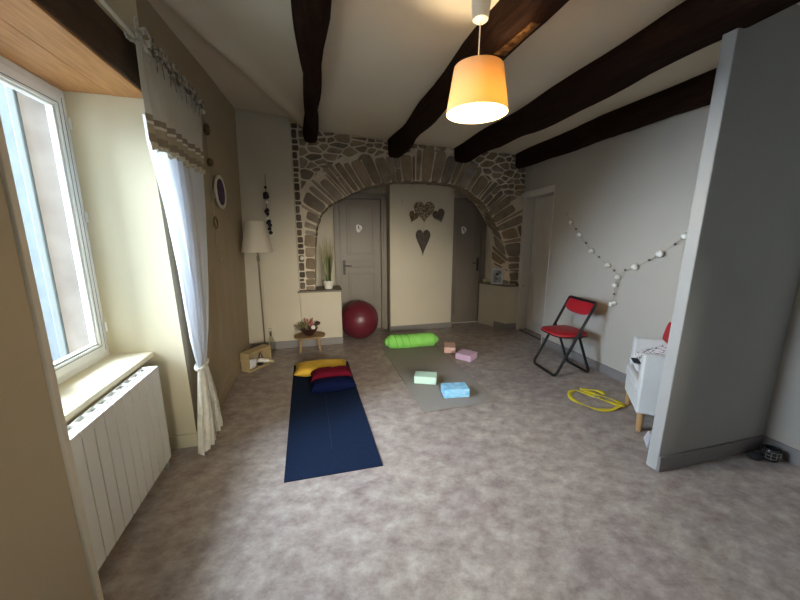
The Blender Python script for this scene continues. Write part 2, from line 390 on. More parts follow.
# skirting
def skirt(n, lab, boxes, m='skirt', h=.1):
    b = MB()
    for a in boxes: b.box((a[0], a[1], 0), (a[2], a[3], h))
    return struct(b.build(n, M[m], bevel=.003), lab, 'baseboard')
b = MB(); b2 = MB()
for i in range(6):
    a, c = lerp(2.46, 4.52, i / 6), lerp(2.46, 4.52, (i + 1) / 6)
    b.hexa([(wx(a, 0) - .02, a, 0), (wx(a, 0) + .014, a, 0), (wx(c, 0) + .014, c, 0), (wx(c, 0) - .02, c, 0)], [(wx(a, .1) - .02, a, .1), (wx(a, .1) + .014, a, .1), (wx(c, .1) + .014, c, .1), (wx(c, .1) - .02, c, .1)])
b2.box((-1.338, 2.447, 0), (-.878, 2.4600, .1))
struct(b2.build('baseboard_recess', M['cream']), 'cream baseboard on the side of the window recess', 'baseboard')
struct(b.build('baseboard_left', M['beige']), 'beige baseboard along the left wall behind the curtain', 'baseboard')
skirt('baseboard_back_left', 'grey baseboard under the low wall behind the small stool', [(-.86, 4.506, .337, 4.52)])
skirt('baseboard_centre', 'grey baseboard under the wall with the hearts', [(1.10, 4.916, 2.15, 4.93)], h=.085)
b = MB(); b.prism([(2.92, 4.548), (3.2, 4.548), (3.2, 4.56), (2.93, 4.56)], 0, .1); b.prism([(2.827, 4.755), (2.916, 4.548), (2.93, 4.56), (2.838, 4.76)], 0, .1)
struct(b.build('baseboard_back_right', M['skirt']), 'grey baseboard around the low wall by the open door', 'baseboard')
skirt('baseboard_right', 'grey baseboard on the right wall behind the folding chair', [(3.026, 1.485, 3.04, 3.80)])
skirt('baseboard_partition', 'grey baseboard on the near face of the partition wall', [(2.08, 1.401, 3.026, 1.415)], h=.105)
skirt('baseboard_near_right', 'grey baseboard on the right wall in front of the partition', [(3.026, YB, 3.04, 1.401)], h=.105)

# ------------------------------------------------------------------ stone arch
FO = [(-.01, .76), (.01, 1.171), (.022, 1.435), (.043, 1.591), (.116, 1.783), (.236, 1.9), (.368, 1.965), (.501, 2.03), (.717, 2.13), (.949, 2.196), (1.186, 2.228), (1.546, 2.240),
      (1.844, 2.229), (2.03, 2.205), (2.234, 2.13), (2.483, 1.964), (2.663, 1.721), (2.83, 1.425), (2.945, 1.087), (3.0, .722)]
BO = [(.01, .76), (.03, 1.171), (.042, 1.435), (.063, 1.591), (.136, 1.783), (.25, 1.9), (.378, 1.965), (.505, 2.035), (.717, 2.135), (.949, 2.20), (1.186, 2.232), (1.546, 2.245),
      (1.844, 2.237), (1.99, 2.228), (2.17, 2.19), (2.36, 2.065), (2.56, 1.89), (2.70, 1.66), (2.79, 1.30), (2.82, .722)]
YF, YK = 4.60, 4.90
cum = [0]
for a, b in zip(FO, FO[1:]): cum.append(cum[-1] + math.dist(a, b))
SL = cum[-1]
def at(P, s):
    s = min(max(s, 0), SL - 1e-6)
    for i in range(len(cum) - 1):
        if s <= cum[i + 1]:
            t = (s - cum[i]) / (cum[i + 1] - cum[i]); return Vector((lerp(P[i][0], P[i + 1][0], t), lerp(P[i][1], P[i + 1][1], t)))
CEN = Vector((1.42, .95))
def odir(s):
    p = at(FO, s); d = (p - CEN).normalized()
    k = min(1, max(0, (p.y - 1.15) / .55)); h = Vector((-1 if p.x < 1.4 else 1, 0))
    return (h * (1 - k) + d * k).normalized()
XL, XR = -.115, 3.135
def clipo(p, d, L):
    q = p + d * L
    if q.x < XL: q = p + d * ((XL - p.x) / d.x)
    if q.x > XR: q = p + d * ((XR - p.x) / d.x)
    return q
base = MB()
xs = sorted(set([p[0] for p in FO] + [-.24, -.12, 3.07, 3.2, .3, .6, .85, 1.05, 1.3, 1.45, 1.65, 1.75, 1.9, 2.1, 2.35, 2.57, 2.73, 2.85]))
def zo(x):
    if x < FO[0][0]: return .76
    if x > FO[-1][0]: return .722
    return interp(x, FO)
for a, b in zip(xs, xs[1:]):
    ya = YF + .014
    za, zb = zo(a), zo(b)
    if b <= FO[0][0] + 1e-6: zb = za
    base.add([(a, ya, za), (b, ya, zb), (b, ya, 3.0), (a, ya, 3.0)], [(0, 1, 2, 3)])
    base.add([(a, YK, za), (b, YK, zb), (b, YK, 3.0), (a, YK, 3.0)], [(3, 2, 1, 0)])
for i in range(len(FO) - 1):
    base.add([(FO[i][0], YF + .014, FO[i][1]), (FO[i + 1][0], YF + .014, FO[i + 1][1]), (BO[i + 1][0], YK, BO[i + 1][1]), (BO[i][0], YK, BO[i][1])], [(0, 1, 2, 3)])

def chaikin(P, n=2):
    for _ in range(n):
        Q = []
        for i in range(len(P)):
            a, b = P[i], P[(i + 1) % len(P)]; Q += [a * .86 + b * .14, a * .14 + b * .86]
        P = Q
    return P
def patch(mb, P, nrm, h, mi, jit=.0, rnd=2):
    if len(P) < 3: return
    P = chaikin([Vector(p) for p in P], rnd); c = sum(P, Vector()) / len(P); n = len(P)
    r1 = [p + (c - p).normalized() * .005 + nrm * h for p in P]; r0 = [p + nrm * .002 for p in P]; r2 = [p + (c - p) * .4 + nrm * h * 1.25 for p in P]
    back = [p - nrm * .02 for p in P]
    fs = [(i, (i + 1) % n, n + (i + 1) % n, n + i) for i in range(n)] + [(n + i, n + (i + 1) % n, 2 * n + (i + 1) % n, 2 * n + i) for i in range(n)] + [(2 * n + i, 2 * n + (i + 1) % n, 3 * n + (i + 1) % n, 3 * n + i) for i in range(n)] + [tuple(range(3 * n, 4 * n))]
    mb.add(back + r0 + r1 + r2, fs, mi, True)
Ls = lambda s: .35 + .05 * math.sin(s * 5.1) + .03 * math.sin(s * 13) if at(FO, s).y > 1.7 else (.62 if at(FO, s).x > 1.4 else .3)
NF = Vector((0, -1, 0)); g = .0075
s = .01
while s < SL - .03:
    p = at(FO, s)
    wdt = rng.uniform(.07, .15) if p.y > 1.6 else rng.uniform(.08, .22)
    if rng.random() < .3: wdt *= .45
    s1 = min(s + wdt, SL)
    a, b = s + g, s1 - g
    L = Ls((a + b) / 2) * rng.uniform(.88, 1.22)
    parts = [(0, L)] if (rng.random() < .82 or wdt < .06) and p.y > 1.6 else [(0, L * .52 - g), (L * .52 + g, L)]
    da, db = odir(a), odir(b); pa, pb = at(FO, a), at(FO, b)
    for l0, l1 in parts:
        j = lambda: rng.uniform(-.011, .011)
        q = [clipo(pa, da, l0), clipo(pb, db, l0), clipo(pb, db, l1), clipo(pa, da, l1)]
        if (q[0] - q[3]).length < .03: continue
        for qq in q: qq.y = min(qq.y, zc(qq.x, 4.6) - .02)
        shrink = .004
        patch(base, [Vector((v.x + j(), YF + .014, v.y + j())) for v in q], NF, rng.uniform(.010, .022), 1, rnd=2)
    # the stone's underside in the soffit
    B0, B1 = at(BO, a), at(BO, b)
    if p.x > .3 or p.y > 1.2:
        q3 = [Vector((pa.x, YF + .03, pa.y)), Vector((pb.x, YF + .03, pb.y)), Vector((B1.x, YK - .01, B1.y)), Vector((B0.x, YK - .01, B0.y))]
        nn = (q3[1] - q3[0]).cross(q3[3] - q3[0]).normalized()
        if nn.dot(Vector((CEN.x, 4.7, CEN.y)) - q3[0]) < 0: nn = -nn
        k = rng.uniform(.55, .97) if p.x > 2.4 and p.y < 1.9 else 1
        q3[2] = lerp(q3[1], q3[2], k); q3[3] = lerp(q3[0], q3[3], k)
        patch(base, q3, nn, rng.uniform(.006, .014), 1)
    s = s1
# rubble in the spandrels: cells around scattered points, wider than tall
AZ = 1.9
def nearest(p):
    best = None
    for i in range(0, 161):
        s_ = SL * i / 160; q = at(FO, s_); d = (q - p).length
        if best is None or d < best[0]: best = (d, s_)
    return best[1]
def inside(p):
    return FO[0][0] < p.x < FO[-1][0] and p.y < zo(p.x)
sites = []
tries = 0
while tries < 16000 and len(sites) < 260:
    tries += 1
    p = Vector((rng.uniform(XL, XR), rng.uniform(1.55, 2.86)))
    if p.y > zc(p.x, 4.6) - .01 or inside(p): continue
    s_ = nearest(p); q = at(FO, s_); d = odir(s_)
    if (p - (q + d * Ls(s_))).dot(d) < -.005: continue
    r = .10 if (math.sin(p.x * 9) + math.sin(p.y * 17)) > .7 else (.145 if math.sin(p.x * 5 + p.y * 8) > 0 else .19)
    if any((Vector((p.x - o.x, (p.y - o.y) * AZ))).length < r for o in sites): continue
    sites.append(p)
def clip(P, n, c):
    out = []
    for i in range(len(P)):
        a, b = P[i], P[(i + 1) % len(P)]; da, db = a.dot(n) - c, b.dot(n) - c
        if da <= 0: out.append(a)
        if da * db < 0: out.append(a + (b - a) * (da / (da - db)))
    return out
for p in sites:
    P = [Vector((XL, 1.2)), Vector((XR, 1.2)), Vector((XR, 3.0)), Vector((XL, 3.0))]
    P = [v for v in P]
    for o in sites:
        if o is p or abs(o.x - p.x) > .5: continue
        n = Vector((o.x - p.x, (o.y - p.y) * AZ * AZ)); mid = (o + p) / 2; ln = math.hypot(n.x, n.y)
        P = clip(P, n, n.dot(mid) - ln * .010)
        if not P: break
    if not P: continue
    s_ = nearest(p)
    for ds in (-.05, 0, .05):
        ss = min(max(s_ + ds, 0), SL - .001); d = odir(ss); q = at(FO, ss) + d * (Ls(ss) + .012); P = clip(P, -d, -(q.dot(d)))
    P = clip(P, Vector((0, 1)), zc(p.x, 4.6) - .01)
    P = clip(P, Vector((0, 1)), p.y + .13); P = clip(P, Vector((0, -1)), -(p.y - .13)); P = clip(P, Vector((1, 0)), p.x + .2); P = clip(P, Vector((-1, 0)), -(p.x - .2))
    if len(P) < 3: continue
    P = [v + Vector((rng.uniform(-.008, .008), rng.uniform(-.006, .006))) for v in P]
    patch(base, [Vector((v.x, YF + .014, v.y)) for v in P], NF, rng.uniform(.006, .02), 1)
# the column of small dark stones against the plaster wall
z = .775
while z < 2.85:
    h = rng.uniform(.05, .12)
    x1 = rng.uniform(-.155, -.122)
    patch(base, [Vector((-.20, YF + .014, z + .008)), Vector((x1, YF + .014, z + .008)), Vector((x1, YF + .014, z + h - .008)), Vector((-.20, YF + .014, z + h - .008))], NF, rng.uniform(.008, .02), 2)
    z += h
struct(base.build('wall_arch', [M['mortar'], M['stone'], M['stone_dark']]), 'exposed stone wall with a wide rounded arch and pale mortar', 'wall')

# ------------------------------------------------------------------ ceiling beams
def beam(label, x0, x1, zb, y0, y1, seed, wob=.018, zend=None, patches=()):
    r = random.Random(seed); b = MB(); n = 46; ring = []
    ph = [r.uniform(0, 6.28) for _ in range(8)]
    for i in range(n + 1):
        y = lerp(y0, y1, i / n)
        wl = wob * (math.sin(y * 2.1 + ph[0]) + .6 * math.sin(y * 5.3 + ph[1])); wr = wob * (math.sin(y * 1.7 + ph[2]) + .6 * math.sin(y * 6.1 + ph[3]))
        wz = wob * .9 * (math.sin(y * 2.6 + ph[4]) + .5 * math.sin(y * 7.7 + ph[5]))
        a, c, zz = x0(y) + wl, x1(y) + wr, zb(y) + wz
        top = zc((a + c) / 2, y) + .05
        k = .028
        sec = [(a, top), (a - .004, lerp(top, zz, .5)), (a + .002, zz + k * 1.3), (a + k * .5, zz + k * .35), (a + k * 1.5, zz), (lerp(a, c, .5), zz - .006), (c - k * 1.5, zz), (c - k * .4, zz + k * .4), (c, zz + k * 1.4), (c + .004, lerp(top, zz, .5)), (c, top)]
        ring.append([(px + r.uniform(-.003, .003), y, pz + r.uniform(-.003, .003)) for px, pz in sec])
    m = len(ring[0]); vs = [v for q in ring for v in q]
    fs = []
    mis = []
    for i in range(n):
        for k_ in range(m - 1):
            fs.append((i * m + k_, i * m + k_ + 1, (i + 1) * m + k_ + 1, (i + 1) * m + k_))
            y = lerp(y0, y1, (i + .5) / n)
            mis.append(1 if any(pa < y < pb and k_ in ks for pa, pb, ks in patches) else 0)
    o = len(b.v); b.v += vs
    for f, mi in zip(fs, mis): b.f.append(list(f)); b.mi.append(mi); b.sm.append(True)
    b.add(ring[0], [tuple(range(m))]); b.add(ring[-1], [tuple(range(m - 1, -1, -1))])
    ob = b.build('ceiling_beam', [M['beam'], M['beam_worn']], angle=50)
    tag(ob, label, 'beam', 'dark hewn ceiling beams', 'structure')
beam('dark timber ceiling beam nearest the curtain, ending above the left side of the arch', lambda y: -.03, lambda y: .12, lambda y: lerp(2.57, 2.625, (y + 2.6) / 7.2), YB, 4.60, 1)
beam('dark timber ceiling beam passing right behind the glowing pendant lamp', lambda y: 1.03, lambda y: 1.185, lambda y: 2.53, YB, 4.60, 2, patches=((1.62, 1.95, (4, 5)),))
beam('thick dark timber ceiling beam that meets the top of the partition wall', lambda y: 1.95 + .02 * max(0, y - 2.8), lambda y: 2.23, lambda y: 2.52, YB, 4.60, 3)
beam('dark timber ceiling beam tight against the right wall above the open door', lambda y: 2.86 + .10 * max(0, (y - 3) / 1.6), lambda y: 3.045, lambda y: 2.47 + .02 * max(0, 3 - y), 1.485, 4.60, 4, .012)

# ------------------------------------------------------------------ window recess
t = MB(); t.box((-1.085, 1.34, 2.29), (-.90, 2.4605, 2.32)); t.box((-1.36, 1.34, 2.293), (-1.090, 2.4605, 2.32))
struct(t.build('trim_4', M['lintel'], bevel=.003), 'orange-brown wooden boards lining the top of the window recess', 'lintel')
t = MB(); t.box((-1.0, 1.28, 2.30), (-.893, 2.62, 2.53))
struct(t.build('trim_5', M['lintel_dark'], bevel=.01), 'dark brown lintel beam on the wall face above the window', 'lintel')
t = MB(); t.box((-1.34, 1.34, .70), (-1.072, 2.4605, .735))
struct(t.build('window_sill', M['cream'], bevel=.006), 'cream window sill slab above the radiator', 'sill')

def window(n, label, x, y0, y1, z0, z1):
    root = thing(n, (x, (y0 + y1) / 2, z0), label, 'window', kind='structure')
    f = MB(); d = .055; w_ = .045
    for a in ((y0, y0 + w_, z0, z1), (y1 - w_, y1, z0, z1), (y0 + w_, y1 - w_, z0, z0 + w_), (y0 + w_, y1 - w_, z1 - w_, z1)): f.box((x - .03, a[0], a[2]), (x + d - .03, a[1], a[3]))
    f.build('window_frame', M['pvc'], root, bevel=.004)
    ym = (y0 + y1) / 2
    for (a, b) in ((y0 + w_ - .008, ym), (ym, y1 - w_ + .008)):
        sa = MB(); q = .062; za, zb = z0 + w_ - .008, z1 - w_ + .008; xo = x + .036
        for c in ((a, a + q, za, zb), (b - q, b, za, zb), (a + q, b - q, za, za + q), (a + q, b - q, zb - q, zb)): sa.box((xo - .05, c[0], c[2]), (xo, c[1], c[3]))
        for c in ((a + q, a + q + .012, za + q, zb - q), (b - q - .012, b - q, za + q, zb - q), (a + q, b - q, za + q, za + q + .012), (a + q, b - q, zb - q - .012, zb - q)): sa.box((xo - .045, c[0], c[2]), (xo - .012, c[1], c[3]))
        so = sa.build('sash', M['pvc'], root, bevel=.004)
        gk = MB()
        for c in ((a + q - .016, a + q - .012, za + q - .014, zb - q + .014), (b - q + .012, b - q + .016, za + q - .014, zb - q + .014), (a + q - .012, b - q + .012, za + q - .016, za + q - .012), (a + q - .012, b - q + .012, zb - q + .012, zb - q + .016)): gk.box((xo - .004, c[0], c[2]), (xo + .0015, c[1], c[3]))
        for c in ((a + .014, a + .018, za + .014, zb - .014), (b - .018, b - .014, za + .014, zb - .014)): gk.box((xo - .004, c[0], c[2]), (xo + .0015, c[1], c[3]))
        gk.build('gasket', M['gasket'], so)
        MB().box((xo - .034, a + q, za + q), (xo - .028, b - q, zb - q)).build('pane', M['glass'], so)
    sl = MB(); sl.box((x + .036, ym - .008, z0 + .9), (x + .05, ym + .012, z0 + 1.02)); sl.build('window_handle', M['white'], root, bevel=.003)
    for hz in (z0 + .16, z0 + .84, z1 - .2):
        MB().tube([(x + .034, y1 - .012, hz), (x + .034, y1 - .012, hz + .06)], .008, 8).build('hinge', M['pvc'], root)
    return root
window('window_1', 'white framed double window in the deep left recess', -1.345, 1.34, 2.4605, .735, 2.293)
r_ = thing('window_rear_fill', (.7, YB - .06, .8), 'added white window in the unseen rear wall, letting fill light in', 'window', kind='structure')  # added behind the camera as the way in for the fill sun
f = MB()
for a in ((-.3, -.24, 1.1, 2.0), (1.44, 1.5, 1.1, 2.0), (-.24, 1.44, 1.1, 1.16), (-.24, 1.44, 1.94, 2.0), (.57, .63, 1.16, 1.94)): f.box((a[0], YB - .09, a[2]), (a[1], YB - .03, a[3]))
f.build('window_frame', M['pvc'], r_)
MB().box((-.24, YB - .062, 1.16), (1.44, YB - .056, 1.94)).build('pane', M['glass'], r_)
# outside
o = MB(); o.box((-1.535, YB - .1, -1), (-1.376, 1.34, 3.08)); o.box((-1.535, 2.4605, -1), (-1.376, 4.66, 3.08)); o.box((-1.535, 1.34, -1), (-1.376, 2.4605, .70)); o.box((-1.535, 1.34, 2.32), (-1.376, 2.4605, 3.08))
struct(o.build('exterior_wall', M['jambstone']), 'warm stone outer skin of the wall seen through the window', 'wall')
struct(MB().box((-1.575, 2.445, .62), (-1.540, 2.95, 2.42)).build('exterior_shutter', M['shutter'], bevel=.004), 'grey-green shutter folded open outside the window', 'shutter')
struct(MB().box((-6.2, 6.5, -3.0), (-5.8, 16, 6.0)).build('exterior_facade_wall', M['facade']), 'pale rendered house wall across the street outside the window', 'wall')
struct(MB().box((-12, -12, -3.2), (-1.86, 16, -3.0)).build('exterior_ground', M['outground']), 'street ground outside below the window', 'ground')

# ------------------------------------------------------------------ doors
def door(n, label, org, rz, width, height, hside, sign=None, mats='grey_paint', frame=True, handle=True, fw=.07, lp=((.60, .93), (.995, 1.12), (1.20, 1.94))):
    """local: x along the leaf, -y towards the room"""
    X = Matrix.Translation(org) @ Matrix.Rotation(rz, 4, 'Z')
    root = thing(n, org, label, 'door', kind='structure')
    if frame:
        f = MB()
        f.box((-fw, -.035, 0), (0, .07, height + fw)); f.box((width, -.035, 0), (width + fw, .07, height + fw)); f.box((0, -.035, height), (width, .07, height + fw))
        f.box((-fw - .012, -.05, 0), (-fw * .45, -.03, height + fw + .012)); f.box((width + fw * .45, -.05, 0), (width + fw + .012, -.03, height + fw + .012)); f.box((-fw, -.05, height + fw * .45), (width + fw, -.03, height + fw + .012))
        f.build('door_frame', M[mats], root, X, bevel=.003)
    l = MB(); l.box((.004, 0, .012), (width - .004, .04, height - .004))
    m_ = .11
    for za, zb in ((.15, lp[0][1] - .0), lp[1], lp[2]):
        x0, x1 = m_, width - m_
        q = .018
        for a in ((x0, x0 + q, za, zb), (x1 - q, x1, za, zb), (x0 + q, x1 - q, za, za + q), (x0 + q, x1 - q, zb - q, zb)): l.box((a[0], -.014, a[2]), (a[1], .002, a[3]))
        l.box((x0 + .045, -.007, za + .045), (x1 - .045, .002, zb - .045))
    leaf = l.build('door_leaf', M[mats], root, X, bevel=.003)
    if handle:
        hx = .055 if hside == 0 else width - .055; sg = 1 if hside == 0 else -1
        h = MB(); h.box((hx - .018, -.008, .90), (hx + .018, .0, 1.12)); h.tube([(hx, -.005, 1.04), (hx, -.05, 1.04), (hx + sg * .03, -.056, 1.04), (hx + sg * .11, -.05, 1.035)], [.009, .009, .010, .008], 8); h.tube([(hx, -.006, .95), (hx, -.014, .95)], .008, 8)
        h.build('door_handle', M['iron'], leaf, X, bevel=.001)
    if sign:
        sx, sz = sign
        g_ = MB(); P = []
        for k in range(24):
            t_ = 2 * PI * k / 24; rr = 1 + .12 * math.sin(3 * t_ + 1)
            P.append((sx + .045 * rr * math.cos(t_), sz + .058 * rr * math.sin(t_)))
        n_ = len(P); g_.add([(x_, -.006, z_) for x_, z_ in P] + [(x_, -.013, z_) for x_, z_ in P], [tuple(range(n_, 2 * n_))] + [(i, (i + 1) % n_, n_ + (i + 1) % n_, n_ + i) for i in range(n_)])
        so = g_.build('door_sign', M['flowerw'], leaf, X)
        k_ = MB(); k_.ball((sx - .004, -.014, sz + .030), (.010, .003, .010), 10)
        k_.hexa([(sx - .016, -.016, sz - .004), (sx + .006, -.016, sz - .004), (sx + .006, -.0125, sz - .004), (sx - .016, -.0125, sz - .004)], [(sx - .010, -.016, sz + .018), (sx + .004, -.016, sz + .018), (sx + .004, -.0125, sz + .018), (sx - .010, -.0125, sz + .018)])
        k_.box((sx + .006, -.016, sz - .010), (sx + .020, -.0125, sz - .004)); k_.box((sx + .014, -.016, sz - .034), (sx + .020, -.0125, sz - .010))
        so2 = k_.build('pictogram', M['black'], leaf, X)
    return root
door('door_1', 'closed grey panelled door in the left of the arch behind the exercise ball', (.385, 5.12, 0), 0, .63, 2.03, 0, (.29, 1.60))
door('door_2', 'closed grey panelled door on the right of the arch, beside the centre wall', (2.16, 5.14, 0), 0, .58, 2.0, 1, (.245, 1.58))
MB().box((2.16, 5.128, .001), (2.74, 5.150, .010)).build('threshold_or_light_line', M['white'], bpy.data.objects['door_2'])  # white strip standing in for light showing under the door
d3 = door('door_3', 'light grey panelled door set deep in the right wall beside the chair', (3.28, 4.525, 0), R(-90), .70, 2.055, 1, None, 'grey_paint_light', frame=False, handle=False)
f = MB(); f.box((3.15, 4.545, 0), (3.34, 4.579, 2.10)); f.box((3.06, 3.81, 2.058), (3.34, 4.56, 2.11))
f.hexa([(3.025, 3.80, 2.045), (3.05, 3.80, 2.045), (3.15, 4.575, 2.045), (3.11, 4.575, 2.045)], [(3.025, 3.80, 2.135), (3.05, 3.80, 2.135), (3.15, 4.575, 2.135), (3.11, 4.575, 2.135)])
f.box((3.112, 4.50, 0), (3.152, 4.578, 2.10))
f.box((3.03, 3.802, 0), (3.05, 3.82, 2.045))
f.build('door_frame', M['grey_paint_light'], d3, bevel=.003)
MB().box((3.13, 3.9, 0), (3.16, 4.5, .004)).build('threshold_or_light_line', M['rubber'], d3)

# ------------------------------------------------------------------ radiator
rd = thing('radiator', (-1.0, 1.8, 0), 'white ribbed electric radiator under the window sill', 'radiator')
y0, y1 = 1.37, 2.235
MB().box((-1.055, y0, .10), (-.99, y1, .68)).build('radiator_body', M['white'], rd, bevel=.004)
p = MB(); n = 11; st = (y1 - y0) / n
for i in range(n):
    p.box((-.99, y0 + i * st + .003, .075), (-.968, y0 + (i + 1) * st - .003, .705))
p.box((-.985, y0, .08), (-.976, y1, .70))
p.box((-1.055, y1 - .0, .075), (-.968, y1 + .012, .705)); p.box((-1.055, y0 - .012, .075), (-.968, y0, .705))
p.build('front_panel', M['white'], rd, bevel=.003)
g_ = MB(); g_.box((-1.055, y0, .682), (-.99, y1, .688), 1)
for i in range(n + 1): g_.box((-1.055, y0 + i * st - .012, .688), (-.988, y0 + i * st + .012, .702))
g_.box((-1.055, y0, .688), (-1.048, y1, .702)); g_.box((-.996, y0, .688), (-.988, y1, .704)); g_.box((-1.022, y0, .688), (-1.016, y1, .700))
g_.build('top_grille', [M['white'], M['grille']], rd)
for yy in (1.5, 2.1): MB().box((-1.338, yy - .02, .25), (-1.055, yy + .02, .31)).build('wall_bracket', M['grille'], rd)
for yy in (y0 - .01, y1 - .02): MB().box((-1.0, yy, 0), (-.985, yy + .03, .08)).build('foot', M['grille'], rd)

# ------------------------------------------------------------------ curtain rod and curtain
rt = thing('curtain_rod', (-.84, 2.0, 2.545), 'cream curtain rod running along the left wall above the window', 'curtain rod')
rpole = MB().tube([(-.845, .55, 2.505), (-.845, 3.32, 2.505)], .0125, 12).build('pole', M['rod'], rt)
for yy in (.6, 3.28):
    k = MB(); k.tube([(wx(yy, 2.505) - .0, yy, 2.505), (-.845, yy, 2.505)], .008, 8); k.tube([(wx(yy, 2.505) + .0, yy, 2.505), (wx(yy, 2.505) + .012, yy, 2.505)], .028, 14); k.build('bracket', M['rod'], rt)
MB().ball((-.845, 3.34, 2.512), (.022, .03, .022), 12).build('finial', M['rod'], rpole)

ct = thing('curtain', (-.84, 2.8, 0), 'sheer white curtain with a striped linen valance tied back beside the window', 'curtain')
# height, first y, last y, x of the middle, pleat depth
ROW = [(2.48, 2.17, 3.13, -.835, .022), (2.2, 2.155, 3.05, -.828, .028), (2.0, 2.15, 3.00, -.822, .028), (1.65, 2.24, 2.90, -.815, .028), (1.38, 2.29, 2.81, -.812, .027), (1.1, 2.33, 2.73, -.81, .026), (.82, 2.37, 2.64, -.808, .022),
       (.68, 2.41, 2.59, -.808, .016), (.60, 2.435, 2.57, -.808, .012), (.52, 2.42, 2.585, -.808, .018), (.35, 2.36, 2.64, -.802, .028), (.18, 2.30, 2.68, -.800, .032), (.035, 2.26, 2.70, -.80, .034)]
def row(z):
    R_ = sorted(ROW)
    return [interp(z, [(r[0], r[k]) for r in R_]) for k in (1, 2, 3, 4)]
def cloth(z_hi, z_lo, dx, nu=120, nv=40, npl=7.5, amp=1., scal=0.):
    def f(u, v):
        z = lerp(z_hi, z_lo, v); a, b, xm, am = row(z); am *= min(1, .25 + u * 5)
        ph = u * npl * 2 * PI + .6 * math.sin(z * 2.1)
        x = xm + dx + am * amp * (math.sin(ph) + .35 * math.sin(ph * 2.3 + z * 3))
        z2 = z + (scal * abs(math.sin(u * 34)) * v)
        y = lerp(a, b, u) + .010 * math.sin(ph + 1)
        return (max(x, wx(y, z) + .008), y, z2)
    return MB().grid(f, nu, nv)
sheer = cloth(2.12, .60, 0, nv=50).build('sheer_panel', M['sheer'], ct)
cloth(.60, .035, 0, nv=24, scal=-.012).build('embroidered_hem', M['hem'], sheer)
val = cloth(2.468, 1.985, .013, nv=30).build('valance', M['linen'], ct, solid=.002)
cloth(1.99, 1.945, .015, nv=4, scal=.018).build('lace_edge', M['lace'], val, solid=.003)
tb = MB(); P = []
for k in range(20):
    t_ = 2 * PI * k / 20; P.append((-.810 + .030 * math.cos(t_), 2.503 + .078 * math.sin(t_), .60 + .012 * math.sin(t_)))
tb.tube(P, .012, 8, closed=True); tb.build('tieback', M['hem'], ct)
def ribbon(mb, pts, wdt, side=Vector((0, 0, 1))):
    pts = catmull(pts, 6); vs = []
    for i, p_ in enumerate(pts):
        d = (pts[min(i + 1, len(pts) - 1)] - pts[max(i - 1, 0)]).normalized(); s_ = d.cross(Vector((1, .2, 0))).normalized() * wdt / 2
        vs += [p_ - s_, p_ + s_]
    mb.add(vs, [(2 * i, 2 * i + 1, 2 * i + 3, 2 * i + 2) for i in range(len(pts) - 1)], 0, True)
for i in range(6):
    yy = lerp(2.19, 3.09, i / 5); zz = 2.507; xx = -.845
    b = MB(); q = rng.uniform(-.01, .01)
    b.tube([(xx + .028 * math.cos(a), yy + .003 * a, zz - .002 + .028 * math.sin(a)) for a in [k * PI / 5 for k in range(11)]], .007, 6)
    for sg in (-1, 1):
        ribbon(b, [(xx + .02, yy, zz), (xx + .05, yy + sg * .045, zz + .03 + q), (xx + .055, yy + sg * .085, zz + .01), (xx + .045, yy + sg * .05, zz - .02), (xx + .022, yy, zz - .004)], .032)
        ribbon(b, [(xx + .022, yy, zz), (xx + .05, yy + sg * .03, zz - .045), (xx + .05, yy + sg * .045 + q, zz - .12)], .028)
    b.ball((xx + .034, yy, zz), (.016, .018, .018), 8)
    b.build('bow_tie', M['bow2'] if i == 0 else M['bow'], val, solid=.002)

# ------------------------------------------------------------------ pendant lamp
px, py = .846, 1.70
zt = zc(px, py)
pl = thing('pendant_lamp', (px, py, zt), 'lit pendant lamp with a glowing cream drum shade hanging by a white cord', 'lamp')
c = MB(); c.lathe([(0, zt + .01), (.046, zt + .01), (.046, 2.60), (.038, 2.535), (.020, 2.522), (0, 2.522)], (px, py, 0)); c.build('ceiling_cup', M['white'], pl)
MB().tube([(px, py, 2.545), (px - .004, py, 2.30)], .003, 8).build('cord', M['white'], pl)
s_ = MB(); s_.lathe([(.119, 2.325), (.122, 2.325), (.157, 2.112), (.154, 2.112), (.119, 2.325)], (px, py, 0), 48); s_.build('lamp_shade', M['shade'], pl)
h_ = MB(); h_.lathe([(0, 2.32), (.02, 2.32), (.02, 2.265), (.017, 2.26), (0, 2.26)], (px, py, 0), 16)
for k in range(3):
    a = 2 * PI * k / 3; h_.tube([(px, py, 2.312), (px + .118 * math.cos(a), py + .118 * math.sin(a), 2.322)], .002, 6)
h_.build('lamp_holder', M['white'], pl)
MB().lathe([(0, 2.26), (.013, 2.26), (.016, 2.24), (.028, 2.215), (.03, 2.195), (.02, 2.172), (0, 2.165)], (px, py, 0), 20).build('bulb', M['bulb'], pl)
ld = bpy.data.lights.new('lamp_light', 'POINT'); ld.energy = 30; ld.color = (1, .80, .52); ld.shadow_soft_size = .05
lo = bpy.data.objects.new('lamp_light', ld); lo.location = (px, py, 2.13); col.objects.link(lo)

